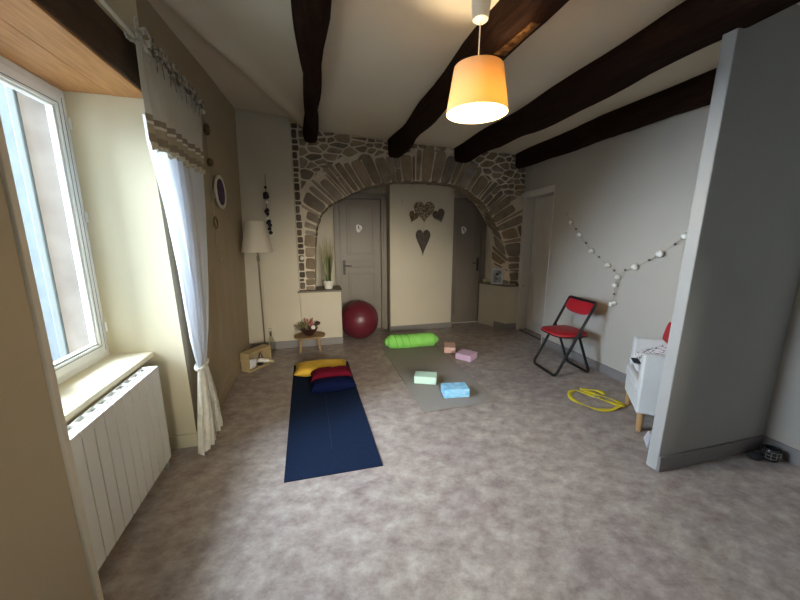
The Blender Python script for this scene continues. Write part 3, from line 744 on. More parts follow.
# ------------------------------------------------------------------ floor lamp
fx, fy = -.655, 4.30
fl = thing('floor_lamp', (fx, fy, 0), 'unlit floor lamp with a pale cone shade in the left back corner', 'lamp')
MB().lathe([(0, 0), (.12, 0), (.12, .012), (.03, .028), (.012, .04), (0, .04)], (fx, fy, 0)).build('base', M['gunmetal'], fl)
fpole = MB().tube([(fx, fy, .03), (fx, fy, 1.52)], .009, 10).build('pole', M['gunmetal'], fl)
MB().lathe([(.097, 1.660), (.100, 1.660), (.178, 1.300), (.175, 1.300), (.097, 1.660)], (fx, fy, 0), 40).build('lamp_shade', M['lampshade'], fl)
MB().lathe([(0, 1.19), (.016, 1.19), (.016, 1.25), (0, 1.25)], (fx, fy, 0), 12).build('switch', M['gunmetal'], fpole)
k = MB()
for q in range(3):
    a = 2 * PI * q / 3; k.tube([(fx, fy, 1.5), (fx + .098 * math.cos(a), fy + .098 * math.sin(a), 1.645)], .002, 6)
k.build('shade_carrier', M['gunmetal'], fpole)
MB().tube(catmull([(fx + .012, fy + .01, 1.2), (fx + .045, fy + .03, .9), (fx + .035, fy + .03, .5), (fx + .05, fy + .04, .03)], 8), .003, 6).build('cable', M['offwhite'], fl)

# ------------------------------------------------------------------ wall decorations
# black garland on back left wall
yy = 4.505
gd = thing('hanging_garland', (-.535, yy, 2.22), 'black and white bead garland hanging on the back wall above the floor lamp', 'garland')
MB().tube([(-.53, 4.515, 2.225), (-.532, yy, 2.1), (-.54, yy, 1.9), (-.535, yy, 1.7), (-.515, yy, 1.50)], .003, 6).build('string', M['blackcloth'], gd)
bk = MB()
for (x_, z_, r) in ((-.533, 2.07, .018), (-.535, 1.985, .034), (-.545, 1.955, .026), (-.52, 1.96, .026), (-.532, 1.80, .026), (-.545, 1.785, .024), (-.53, 1.755, .022), (-.52, 1.665, .026), (-.535, 1.65, .022), (-.512, 1.62, .026), (-.52, 1.575, .024), (-.51, 1.53, .024)):
    MB().ball((x_, yy - r * .6, z_), (r, r * .8, r), 10).build('black_pompom', M['blackcloth'], gd)
for (x_, z_, r) in ((-.53, 1.895, .020), (-.535, 1.70, .018)): MB().ball((x_, yy - r * .7, z_), (r, r * .8, r), 10).build('white_pompom', M['bead'], gd)
# oval plaque on left wall
def leftwall_M(y, z, off=.0):
    return Matrix.Translation((wx(y, z) + off, y, z)) @ Matrix.Rotation(R(90), 4, 'Y')
oy, oz = 3.66, 1.905
ov = thing('oval_plaque', (wx(oy, oz), oy, oz), 'round white-rimmed plaque with a dark purple centre on the left wall', 'wall plaque')
MX = Matrix.Translation((wx(oy, oz) + .014, oy, oz))
def disc(mb, ry, rz, x0, x1, n=40, hole=0):
    P = [(math.cos(2 * PI * k / n), math.sin(2 * PI * k / n)) for k in range(n)]
    a = [MX @ Vector((x0, ry * c, rz * s)) for c, s in P]; b = [MX @ Vector((x1, ry * c, rz * s)) for c, s in P]
    mb.add(a + b, [tuple(range(n)), tuple(range(n, 2 * n))] + [(i, (i + 1) % n, n + (i + 1) % n, n + i) for i in range(n)])
d_ = MB(); disc(d_, .175, .155, 0, .012); d_.tube([MX @ Vector((.012, .168 * math.cos(a), .148 * math.sin(a))) for a in [2 * PI * k / 40 for k in range(40)]], .010, 8, closed=True); d_.build('rim', M['offwhite'], ov)
d_ = MB(); disc(d_, .13, .122, .012, .018); d_.build('centre', M['purple'], ov)
# garland of rings near curtain
gr = thing('ring_garland', (-.85, 3.42, 2.3), 'hanging string of brown pods and wire rings beside the curtain', 'garland')
gx = lambda z: wx(3.42, z) + .02
MB().tube([(gx(z), 3.42, z) for z in (2.48, 2.1, 1.8, 1.6, 1.3)], .003, 6).build('string', M['string'], gr)
for z_ in (2.40, 2.13):
    MB().ball((gx(z_) + .01, 3.425, z_), (.025, .032, .05 if z_ > 2.3 else .035), 12).build('pod', M['wickerbrown'], gr)
for z_, r in ((1.86, .045), (1.61, .05), (1.30, .055)):
    MB().tube([(gx(z_) + .005, 3.425 + r * math.cos(a), z_ + r * math.sin(a)) for a in [2 * PI * k / 24 for k in range(24)]], .007, 8, closed=True).build('ring', M['wickerbrown'] if z_ > 1.5 and z_ < 1.7 else M['string'], gr)

# hearts on the centre wall
def heart(mb, cx, cz, w_, h_, y, th, rot=0, pw=1.0):
    """flat back, domed front"""
    n = 40; P = []
    for k in range(n):
        t_ = 2 * PI * k / n; x_ = 16 * math.sin(t_) ** 3 / 32; z_ = (13 * math.cos(t_) - 5 * math.cos(2 * t_) - 2 * math.cos(3 * t_) - math.cos(4 * t_) + 2.5) / 29
        if z_ < 0: z_ *= pw
        P.append(Vector((x_ * w_, z_ * h_)))
    c, s_ = math.cos(rot), math.sin(rot)
    rings = []
    for k_, dy in ((1, 0), (.98, -.4), (.85, -.8), (.5, -1), (.02, -1)):
        rings.append([Vector((cx + (v.x * c - v.y * s_) * k_, y + dy * th, cz + (v.x * s_ + v.y * c) * k_)) for v in P])
    vs = [v for r in rings for v in r]
    fs = [(i * n + k, i * n + (k + 1) % n, (i + 1) * n + (k + 1) % n, (i + 1) * n + k) for i in range(4) for k in range(n)] + [tuple(range(n - 1, -1, -1))]
    mb.add(vs, fs, 0, True)
HY = 4.928
def hearts(label, mt, *a, **k):
    b = MB(); heart(b, *a, **k); o = b.build('wall_heart', M[mt]); return tag(o, label, 'heart ornament', 'heart ornaments on the centre wall')
hearts('largest pale speckled wicker heart on the centre wall', 'wicker', 1.650, 1.84, .33, .31, HY, .035)
hearts('small brown wicker heart left of the large pale heart', 'wickerbrown', 1.475, 1.765, .15, .17, HY, .028, rot=R(-20))
hearts('small dark grey heart right of the large pale heart', 'wickergrey', 1.895, 1.785, .20, .20, HY, .03, rot=R(22))
b = MB(); heart(b, 1.635, 1.435, .235, .29, HY, .035, pw=1.75)
hb = thing('wall_heart', (1.64, HY, 1.4), 'long pointed dark grey heart hanging below the three others', 'heart ornament', 'heart ornaments on the centre wall')
b.build('heart_body', M['wickergrey'], hb)
MB().tube([(1.64, HY - .004, 1.50), (1.652, HY - .003, 1.70)], .002, 6).build('hanging_string', M['string'], hb)
tag(MB().tube([(1.30, 4.93, 2.015), (1.30, 4.915, 2.0), (1.30, 4.912, 1.985), (1.30, 4.92, 1.975)], .005, 8).build('wall_hook', M['string']), 'tiny empty hook high on the centre wall left of the hearts', 'hook')

# white ball garland on right wall
ga = thing('ball_garland', (3.0, 2.8, 1.2), 'white cotton ball garland draped in a Y across the right wall', 'garland')
X3 = 3.0
SC = lambda y_, z_: (y_ * .986, 1.5 + (z_ - 1.5) * .988)
big = [(3.472, 1.649, .030), (3.324, 1.5, .030), (3.121, 1.323, .032), (2.881, 1.18, .033), (2.742, 1.073, .030), (2.766, .986, .030), (2.569, 1.192, .036), (2.343, 1.331, .038), (2.155, 1.492, .034), (2.79, .775, .028), (2.745, .795, .026)]
small = [(3.389, 1.57), (3.214, 1.41), (3.01, 1.262), (2.80, 1.135), (2.673, 1.153), (2.438, 1.27), (2.226, 1.423), (2.764, .89)]
st = MB()
for L_ in ([(3.58, 1.767), (3.472, 1.649), (3.324, 1.5), (3.121, 1.323), (2.881, 1.18), (2.742, 1.10)], [(2.742, 1.10), (2.569, 1.192), (2.343, 1.331), (2.155, 1.492), (2.02, 1.60)], [(2.742, 1.10), (2.766, .986), (2.764, .89), (2.768, .78)]):
    st.tube(catmull([(X3,) + SC(*q_) for q_ in L_], 5), .002, 6)
for q_ in ((3.58, 1.767), (2.02, 1.60)): st.tube([(3.038,) + SC(*q_), (X3,) + SC(*q_)], .004, 6)
st.build('string', M['string'], ga)
for y_, z_, r in big: MB().ball((X3 - .004,) + SC(y_, z_), r * .86, 16).build('cotton_ball', M['bead'], ga)
for y_, z_ in small: MB().ball((X3,) + SC(y_, z_), .012, 10).build('small_bead', M['beads'], ga)

tag(MB().ball((-.155, 4.572, 1.20), (.026, .022, .026), 16).build('wall_button', M['pot']), 'small round white knob on the stones above the left ledge', 'knob')

# ------------------------------------------------------------------ things on the ledges
pp = (.175, 4.66, .770)
gp = thing('potted_grass', pp, 'artificial green grass in a small white pot on the left ledge', 'potted plant')
MB().lathe([(0, .770), (.052, .770), (.070, .85), (.074, .88), (.068, .88), (.064, .85), (0, .85)], (pp[0], pp[1], 0), 24).build('pot', M['pot'], gp)
for nm, mt, cnt, hh, spr, wd in (('green_blades', 'leafy', 150, .38, .075, .014), ('dry_blades', 'straw', 70, .66, .13, .010)):
    b = MB()
    for i in range(cnt):
        a = rng.uniform(0, 2 * PI); r = rng.uniform(.3, 1) * spr; h = hh * rng.uniform(.65, 1.05)
        p0 = Vector((pp[0] + .03 * math.cos(a) * rng.random(), pp[1] + .03 * math.sin(a) * rng.random(), .85))
        tip = Vector((max(.06, pp[0] + r * math.cos(a)), min(pp[1] + r * math.sin(a), 5.0), .85 + h)); mid = (p0 + tip) / 2 + Vector((0, 0, h * .10))
        sd = Vector((-math.sin(a + 1), math.cos(a + 1), 0)) * wd / 2
        b.add([p0 - sd, p0 + sd, mid + sd, mid - sd, tip], [(0, 1, 2, 3), (3, 2, 4)])
    b.build(nm, M[mt], gp)
# right ledge
pf = thing('photo_frame', (2.90, 4.80, .722), 'silver photo frame leaning on the right ledge', 'photo frame')
FX = Matrix.Translation((2.825, 4.725, .7245)) @ Matrix.Rotation(R(-40), 4, 'Z') @ Matrix.Rotation(R(-9), 4, 'X')
f = MB()
for a in ((-.09, -.065, 0, .25), (.065, .09, 0, .25), (-.065, .065, 0, .028), (-.065, .065, .222, .25)): f.box((a[0], -.008, a[2]), (a[1], .010, a[3]))
f.box((-.088, .006, .002), (.088, .012, .248))
f.build('frame', M['silver'], pf, FX, bevel=.002); MB().box((-.066, -.001, .027), (.066, .003, .223)).build('picture', M['photo'], pf, FX)
f = MB(); f.hexa([(-.02, .05, .0005), (.02, .05, .0005), (.02, .075, .0005), (-.02, .075, .0005)], [(-.02, .012, .18), (.02, .012, .18), (.02, .018, .18), (-.02, .018, .18)]); f.build('easel_leg', M['rubber'], pf, Matrix.Translation((2.825, 4.725, .7245)) @ Matrix.Rotation(R(-40), 4, 'Z'))
cd = thing('glass_candle', (2.735, 4.94, .722), 'short yellowish candle in a glass on the right ledge', 'candle')
MB().lathe([(0, .722), (.036, .722), (.04, .80), (.037, .80), (.034, .73), (0, .73)], (2.735, 4.945, 0), 20).build('glass', M['glass'], cd)
MB().lathe([(0, .73), (.032, .73), (.034, .785), (0, .785)], (2.735, 4.945, 0), 20).build('wax', M['wax'], cd)
MB().tube([(2.735, 4.945, .785), (2.735, 4.945, .797)], .002, 6).build('wick', M['black'], cd)
tag(MB().ball((3.10, 4.565, .735), (.035, .018, .013), 12).build('pebble', M['rubber']), 'small dark pebble at the outer end of the right ledge', 'pebble')

# ------------------------------------------------------------------ exercise ball
eb = thing('exercise_ball', (.60, 4.72, 0), 'large shiny burgundy exercise ball in front of the left grey door', 'exercise ball')
BR = .28
b = MB(); n = 48; vs = []; h = 40
for i in range(h + 1):
    a = PI * i / h
    for k in range(n):
        t_ = 2 * PI * k / n; rr = BR * (1 + .004 * math.cos(a * 26) * (abs(math.cos(a)) < .6)); vs.append((.60 + rr * math.sin(a) * math.cos(t_), 4.72 + rr * math.sin(a) * math.sin(t_), BR - rr * math.cos(a)))
b.add(vs, [(i * n + k, i * n + (k + 1) % n, (i + 1) * n + (k + 1) % n, (i + 1) * n + k) for i in range(h) for k in range(n)], 0, True)
b.build('ball_skin', M['ball'], eb)
MB().lathe([(0, 0), (.014, 0), (.014, .006), (0, .008)], (.60, 4.72, 2 * BR - .001), 12).build('valve', M['burgundy'], eb)

# ------------------------------------------------------------------ stool and bowl
sx, sy = -.105, 4.36
so = thing('low_stool', (sx, sy, 0), 'small brown wooden stool holding a bowl against the low wall', 'stool')
MB().prism([(sx + .20 * math.copysign(abs(math.cos(t_)) ** .8, math.cos(t_)), sy + .148 * math.copysign(abs(math.sin(t_)) ** .8, math.sin(t_))) for t_ in [2 * PI * k / 40 for k in range(40)]], .188, .212).build('seat', M['stoolw'], so, bevel=.006)
for a in (-1, 1):
    for b_ in (-1, 1):
        MB().hexa([(sx + a * .125 - .014, sy + b_ * .085 - .014, 0), (sx + a * .125 + .014, sy + b_ * .085 - .014, 0), (sx + a * .125 + .014, sy + b_ * .085 + .014, 0), (sx + a * .125 - .014, sy + b_ * .085 + .014, 0)],
                  [(sx + a * .112 - .018, sy + b_ * .08 - .018, .186), (sx + a * .112 + .018, sy + b_ * .08 - .018, .186), (sx + a * .112 + .018, sy + b_ * .08 + .018, .186), (sx + a * .112 - .018, sy + b_ * .08 + .018, .186)]).build('leg', M['stoolw'], so, bevel=.003)
bx, by = -.11, 4.36
bo = thing('flower_bowl', (bx, by, .212), 'dark bowl filled with dried flowers and pods on the small stool', 'bowl')
MB().lathe([(0, .213), (.055, .213), (.09, .25), (.115, .300), (.110, .302), (.085, .255), (.05, .225), (0, .225)], (bx, by, 0), 28).build('bowl_body', M['bowlm'], bo)
f = MB(); 
for k in range(26):
    a = rng.uniform(1.6, 5.0); r = rng.uniform(.02, .10); h = rng.uniform(.04, .12)
    p0 = Vector((bx + r * math.cos(a) * .6 - .02, by + r * math.sin(a) * .6, .27)); tip = Vector((bx + r * math.cos(a) * 1.1 - .03, by + r * math.sin(a), .30 + h)); sd = Vector((rng.uniform(-1, 1), rng.uniform(-.5, .5), 0)).normalized() * .014
    mid = (p0 + tip) / 2 + sd * .3; f.add([p0, mid - sd, tip, mid + sd], [(0, 1, 2, 3)])
f.build('dried_leaves', M['sage'], bo)
f = MB()
for k in range(9): f.ball((bx + rng.uniform(-.07, .08), by + rng.uniform(-.06, .06), .295 + rng.uniform(0, .03)), rng.uniform(.018, .03), 10)
f.ball((bx + .115, by - .02, .365), (.035, .03, .026), 12); f.ball((bx + .09, by + .01, .34), (.03, .03, .02), 12)
f.build('dark_pods', M['bowlm'], bo)
f = MB()
for k in range(7):
    a = 2 * PI * k / 7; f.ball((bx + .055 + .016 * math.cos(a), by - .06 + .006 * math.sin(a * 2), .325 + .016 * math.sin(a)), (.014, .009, .014), 8)
f.ball((bx + .055, by - .068, .325), .010, 8)
f.build('white_flower', M['flowerw'], bo)
f = MB()
for k in range(10):
    x_, y_ = bx + rng.uniform(-.04, .06), by + rng.uniform(-.03, .05); f.tube([(x_, y_, .27), (x_ + rng.uniform(-.02, .02), y_, rng.uniform(.37, .43))], [.004, .009], 6)
f.build('dried_flower_spikes', M['pinkdry'], bo)
f = MB()
for k in range(7):
    z_ = .275 + .012 * k; f.tube([(bx - .08, by - .01, z_), (bx - .12 - .012 * k, by - .02, z_ + .01), (bx - .18, by - .02, z_ - .004 * k)], [.003, .004, .001], 5)
f.build('twigs', M['wickerbrown'], bo)

# ------------------------------------------------------------------ crate with contents
A = Vector((-.752, 3.75)); B_ = Vector((-.550, 4.02)); e1 = (B_ - A).normalized(); e2 = Vector((-e1.y, e1.x))  # e2 points to the wall
LN = (B_ - A).length; DP, HT, TH = .122, .215, .012
XC = Matrix(((e1.x, e2.x, 0, A.x), (e1.y, e2.y, 0, A.y), (0, 0, 1, 0), (0, 0, 0, 1)))
cr = thing('wooden_crate', (A.x, A.y, 0), 'small open pine crate on its side by the left wall', 'crate')
MB().box((0, 0, HT - TH), (LN, DP, HT)).build('top_board', M['pine'], cr, XC, bevel=.002)
MB().box((0, 0, 0), (LN, DP, TH)).build('bottom_board', M['pine'], cr, XC, bevel=.002)
MB().box((0, DP - TH, TH), (LN, DP, HT - TH)).build('back_board', M['pine'], cr, XC, bevel=.002)
for a in (0, LN - TH): MB().box((a, 0, TH), (a + TH, DP - TH, HT - TH)).build('end_board', M['pine'], cr, XC, bevel=.002)
gl = MB()
for (x_, y_, z_, r) in ((.06, .05, .05, .036), (.11, .055, .045, .032), (.075, .04, .10, .028), (.135, .06, .08, .03)): gl.ball((x_, y_, z_), (r, r * .9, r * 1.05), 14)
tag(gl.build('crumpled_cloth', M['sheet'], None, XC, subsurf=1), 'crumpled grey-white cloth inside the left half of the crate', 'cloth')
bt = thing('white_bottle', (A.x, A.y, 0), 'white plastic bottle poking out of the crate', 'bottle')
PB = [XC @ Vector(v) for v in ((.185, .06, .075), (.225, .01, .065), (.255, -.035, .058), (.262, -.045, .056), (.285, -.08, .05))]
MB().tube(PB[:3], [.022, .026, .024], 14).build('bottle_body', M['pot'], bt)
MB().tube([PB[2], PB[3]], [.011, .011], 12).build('bottle_neck', M['pot'], bt)
MB().tube([PB[3], PB[4]], [.018, .017], 12).build('bottle_cap', M['wax'], bt)
dk = MB(); dk.ball((.195, .038, .034), (.045, .030, .018), 12)
tag(dk.build('dark_pouch', M['blackcloth'], None, XC), 'dark pouch lying on the bottom of the crate', 'pouch')
dk = MB(); dk.lathe([(0, .0125), (.022, .0125), (.022, .11), (.012, .125), (.012, .14), (0, .14)], (.25, .083, 0), 14)
tag(dk.build('dark_jar', M['bowlm'], None, XC), 'dark narrow jar at the back of the crate', 'jar')
gb = thing('glass_bottle', (-.60, 4.462, 0), 'clear glass bottle standing on the floor behind the crate', 'bottle')
MB().lathe([(0, 0), (.05, 0), (.055, .10), (.03, .17), (.016, .2), (.016, .27), (.013, .27), (.013, .2), (0, .19)], (-.60, 4.462, 0), 20).build('bottle_body', glass_mat('bottle_glass', (.90, .90, .84)), gb)
MB().lathe([(0, .27), (.018, .27), (.018, .30), (0, .30)], (-.60, 4.462, 0), 12).build('stopper', M['offwhite'], gb)
MB().box((-.606, 4.440, .21), (-.596, 4.4455, .25)).build('tag', M['rubber'], gb)

# ------------------------------------------------------------------ yoga mats
def matslab(name, label, corners, mt, th=.006, curl=0, line=None):
    c = [Vector(p_) for p_ in corners]
    root = thing(name, ((c[0].x + c[2].x) / 2, (c[0].y + c[2].y) / 2, 0), label, 'yoga mat')
    def f(z, rise):
        def g(u, v):
            p_ = c[0].lerp(c[1], u).lerp(c[3].lerp(c[2], u), v)
            e = max(0, (.05 - v) / .05)
            return (p_.x, p_.y, z + .0018 + rise * e * (.4 + .6 * math.sin(u * 5) ** 2))
        return g
    a = MB(); nu, nv = 24, 60
    top = [f(th, curl)(i / nu, j / nv) for j in range(nv + 1) for i in range(nu + 1)]; bot = [f(-.0008, curl)(i / nu, j / nv) for j in range(nv + 1) for i in range(nu + 1)]
    K = (nu + 1) * (nv + 1); I = lambda i, j: j * (nu + 1) + i
    fs = [(I(i, j), I(i + 1, j), I(i + 1, j + 1), I(i, j + 1)) for j in range(nv) for i in range(nu)]
    fs += [tuple(K + q for q in reversed(x_)) for x_ in fs]
    per = [I(i, 0) for i in range(nu)] + [I(nu, j) for j in range(nv)] + [I(i, nv) for i in range(nu, 0, -1)] + [I(0, j) for j in range(nv, 0, -1)]
    fs += [(per[i], K + per[i], K + per[(i + 1) % len(per)], per[(i + 1) % len(per)]) for i in range(len(per))]
    a.add(top + bot, fs); a.build('mat_sheet', M[mt], root)
    lp = MB()
    m0, m1 = (c[0] + c[1]) / 2, (c[3] + c[2]) / 2
    d = (m1 - m0).normalized(); s_ = Vector((d.y, -d.x)) * .002
    q0, q1 = m0 + d * .25, m1 - d * .1
    lp.prism([(q0 - s_)[:2], (q0 + s_)[:2], (q1 + s_)[:2], (q1 - s_)[:2]], th + .0018, th + .0026)
    lp.build('alignment_line', M[line], root)
    return root
matslab('yoga_mat', 'dark navy yoga mat with three cushions at its far end', [(-.247, 1.907), (.375, 1.904), (.334, 3.815), (-.288, 3.835)], 'navy', line='blackcloth')
matslab('yoga_mat', 'taupe yoga mat with a green bolster across its far end', [(.846, 2.459), (1.564, 2.481), (1.59, 4.22), (.83, 4.22)], 'taupe', curl=.009, line='skirt')

# ------------------------------------------------------------------ cushions and bolster
def cushion(name, label, c, hx, hy, hz, rot, mt, seed, tilt=0):
    r = random.Random(seed); b = MB(); n = 26
    ph = [r.uniform(0, 6) for _ in range(6)]
    for sgn in (1, -1):
        def f(u, v):
            x_, y_ = u * 2 - 1, v * 2 - 1
            pin = 1 - .06 * (1 - x_ * x_) * abs(y_) ** 3 ; pin2 = 1 - .05 * (1 - y_ * y_) * abs(x_) ** 3
            th = (max(0, (1 - x_ ** 4)) * max(0, (1 - y_ ** 4))) ** .42
            wr = 1 + .07 * math.sin(x_ * 6 + ph[0]) * math.sin(y_ * 5 + ph[1]) + .04 * math.sin(x_ * 13 + ph[2] + y_ * 7)
            return (x_ * hx * pin2, y_ * hy * pin, sgn * hz * th * wr)
        b.grid(f, n, n)
    X = Matrix.Translation(c) @ Matrix.Rotation(R(rot), 4, 'Z') @ Matrix.Rotation(R(tilt), 4, 'X')
    root = thing(name, c, label, 'cushion', 'cushions on the navy mat')
    b.build('cushion_cover', M[mt], root, X)
    P = [(x_, y_, 0) for x_, y_ in [(-hx, -hy * .98), (-hx * .5, -hy * .95), (0, -hy * .94), (hx * .5, -hy * .95), (hx, -hy * .98), (hx * .955, 0), (hx, hy * .98), (hx * .5, hy * .95), (0, hy * .94), (-hx * .5, hy * .95), (-hx, hy * .98), (-hx * .955, 0)]]
    MB().tube(P, .005, 6, closed=True).build('piping', M[mt], root, X)
    return root
cushion('cushion', 'mustard yellow cushion lying flattest and furthest back on the navy mat', (.02, 3.548, .068), .275, .153, .053, -2, 'yellow', 3)
cushion('cushion', 'burgundy red cushion between the yellow and the dark blue one', (.115, 3.278, .085), .205, .106, .067, 1, 'burgundy', 5)
cushion('cushion', 'dark blue cushion in front of the burgundy one', (.120, 3.078, .0705), .212, .085, .055, 3, 'blue', 8)

bl = thing('bolster', (1.2, 4.13, 0), 'lime green fabric bolster lying across the taupe mat', 'bolster')
a0, a1 = Vector((.88, 4.115, .104)), Vector((1.545, 4.05, .114)); ax = (a1 - a0).normalized(); sd = Vector((-ax.y, ax.x, 0)); up = ax.cross(sd)
b = MB(); nu, nv = 40, 48
def fb(u, v):
    t_ = u; a = v * 2 * PI
    e = min(t_, 1 - t_) / .10; rr = .092 * (1 - max(0, 1 - e) ** 2.4 * .55) if e < 1 else .092
    rr *= 1 + .035 * math.sin(t_ * 34 + a * 2 + math.sin(a) * 2) * (1 if t_ < .45 else .35) + .03 * math.sin(t_ * 9 + a)
    p_ = a0.lerp(a1, t_) + (sd * math.cos(a) + up * math.sin(a)) * rr
    p_.z = max(p_.z, .0105); return p_
b.grid(fb, nu, nv)
b.ball(a0, (.035, .052, .052), 14); b.ball(a1, (.035, .05, .05), 14)
b.build('bolster_cover', M['lime'], bl)
b = MB()
for t0 in (.10, .22, .36):
    P = []
    for k in range(17):
        a = k / 16 * PI * 1.1 + .2; t_ = t0 + .1 * k / 16; P.append(a0.lerp(a1, t_) + (sd * math.cos(a) + up * math.sin(a)) * .096)
    b.tube(P, .004, 6)
b.build('wrapped_cord', M['lime_dark'], bl)

# ------------------------------------------------------------------ yoga blocks
def block(label, p0, p1, depth, mt, z0=0, h=.078):
    """p0->p1 is the front lower edge"""
    p0, p1 = Vector(p0), Vector(p1); d = (p1 - p0); ln = d.length; d.normalize(); n = Vector((-d.y, d.x))
    X = Matrix(((d.x, n.x, 0, p0.x), (d.y, n.y, 0, p0.y), (0, 0, 1, z0), (0, 0, 0, 1)))
    o = MB().box((0, 0, 0), (ln, depth, h)).build('yoga_block', M[mt], None, X, bevel=.008)
    return tag(o, label, 'yoga block', 'foam yoga blocks around the taupe mat')
block('pale mint green foam block on the taupe mat, left of the blue one', (.925, 3.02), (1.135, 2.93), .15, 'mint', .0095)
block('bright blue foam block, nearest one on the taupe mat', (1.105, 2.645), (1.345, 2.61), .155, 'sky', .0095, .085)
block('salmon pink foam block on the floor beside the green bolster', (1.558, 3.775), (1.692, 3.72), .225, 'pinkf', .0095)
block('lilac foam block on the floor next to the pink one', (1.625, 3.58), (1.755, 3.42), .20, 'lilac')

# ------------------------------------------------------------------ folding chair
fc = thing('folding_chair', (2.65, 3.0, 0), 'folding chair with red vinyl seat and backrest on a black tube frame', 'chair')
XF = Matrix.Translation((2.675, 2.985, 0)) @ Matrix.Rotation(R(-5), 4, 'Z')
hw = .208; r = .0148
def rnd(pts, n=4): return pts
fr = MB()
def ubar(P, rad=.05):
    """polyline with rounded corners"""
    out = [Vector(P[0])]
    for i in range(1, len(P) - 1):
        p_ = Vector(P[i]); a = (Vector(P[i - 1]) - p_).normalized() * rad; b = (Vector(P[i + 1]) - p_).normalized() * rad
        for k in range(6):
            t_ = k / 5; out.append((p_ + a) * (1 - t_) ** 2 + p_ * 2 * t_ * (1 - t_) + (p_ + b) * t_ ** 2)
    out.append(Vector(P[-1])); return out
flg = MB().tube(ubar([(.165, hw, .785), (-.225, hw, .0150), (-.225, -hw, .0150), (.165, -hw, .785)]), r, 10).build('front_leg_frame', M['black'], fc, XF)
rlg = MB().tube(ubar([(.03, hw - .022, .44), (.20, hw - .022, .0145), (.20, -hw + .022, .0145), (.03, -hw + .022, .44)]), r * .95, 10).build('rear_leg_frame', M['black'], fc, XF)
MB().tube(ubar([(.153, hw, .76), (.173, hw, .80), (.173, -hw, .80), (.153, -hw, .76)], .02), r, 10).build('top_rail', M['black'], fc, XF)
b = MB()
for sg in (1, -1): MB().tube([(.015, sg * (hw + .0), .485), (.055, sg * (hw - .012), .43), (.03, sg * (hw - .02), .40)], .009, 8).build('hinge_bracket', M['black'], fc, XF)
b = MB(); P = []
for k in range(36):
    t_ = 2 * PI * k / 36; c, s_ = math.cos(t_), math.sin(t_)
    P.append((-.015 + .195 * math.copysign(abs(c) ** .55, c), .198 * math.copysign(abs(s_) ** .5, s_)))
n = len(P)
ringz = [(1.0, .432), (1.02, .444), (1.0, .458), (.93, .466), (.5, .470), (.02, .471)]
vs = [((x_ + .015) * q - .015, y_ * q, z_) for q, z_ in ringz for x_, y_ in P]
b.add(vs, [(i * n + k, i * n + (k + 1) % n, (i + 1) * n + (k + 1) % n, (i + 1) * n + k) for i in range(len(ringz) - 1) for k in range(n)] + [tuple(range(n - 1, -1, -1))], 0, True)
seat = b.build('seat', M['seatred'], fc, XF)
b = MB(); b.tube([(-.015 + .197 * math.copysign(abs(math.cos(2 * PI * k / 36)) ** .55, math.cos(2 * PI * k / 36)), .200 * math.copysign(abs(math.sin(2 * PI * k / 36)) ** .5, math.sin(2 * PI * k / 36)), .436) for k in range(36)], .008, 6, closed=True); b.build('seat_rim', M['black'], seat, XF)
b = MB()
def bk_(side):
    def f(u, v):
        y_ = lerp(-hw - .004, hw + .004, u); q = abs(u * 2 - 1)
        lo_ = .650 + .045 * (q ** 3); hi_ = .808 - .035 * q ** 6
        z_ = lerp(lo_, hi_, v); x_ = .165 + (z_ - .785) * .505 + .012 * (1 - q * q) + side * .012 * (1 - (2 * v - 1) ** 4) ** .5 * (1 - q ** 8) ** .5
        return (x_, y_, z_)
    return f
b.grid(bk_(1), 24, 8); b.grid(bk_(-1), 24, 8)
b.build('backrest', M['seatred'], fc, XF)
for a, c in ((-.225, hw), (-.225, -hw), (.20, hw - .022), (.20, -hw + .022)):
    MB().tube([(a, c * .72, .0155), (a, c * .55, .0155)], .0155, 8).build('rubber_foot', M['rubber'], flg if a < 0 else rlg, XF)

# ------------------------------------------------------------------ yellow strap
ys = thing('yoga_strap', (2.4, 2.3, 0), 'bright yellow webbing strap coiled loosely on the floor', 'yoga strap')
P = catmull([(2.56, 2.13, .010), (2.45, 2.10, .006), (2.34, 2.13, .004), (2.275, 2.24, .004), (2.26, 2.36, .004), (2.32, 2.45, .004), (2.41, 2.49, .005), (2.47, 2.40, .006), (2.50, 2.30, .008), (2.54, 2.20, .010), (2.585, 2.12, .012), (2.60, 2.18, .016), (2.565, 2.28, .018), (2.50, 2.40, .016), (2.47, 2.47, .016), (2.53, 2.44, .02), (2.60, 2.38, .022), (2.59, 2.32, .022)], 7)
b = MB(); vs = []
for i, p_ in enumerate(P):
    d = (P[min(i + 1, len(P) - 1)] - P[max(i - 1, 0)]); d.z = 0; d.normalize(); s_ = Vector((-d.y, d.x, 0)) * .019; s_.z = .005 * math.sin(i * .4)
    vs += [p_ - s_ + Vector((0, 0, .002)), p_ + s_ + Vector((0, 0, .004))]
b.add(vs, [(2 * i, 2 * i + 1, 2 * i + 3, 2 * i + 2) for i in range(len(P) - 1)], 0, True)
b.build('webbing', M['strap'], ys, solid=.003)
b = MB()
b.tube([(2.46, 2.30, .024), (2.50, 2.28, .024), (2.515, 2.315, .024), (2.475, 2.335, .024)], .003, 6, closed=True)
b.build('buckle', M['chrome'], ys)

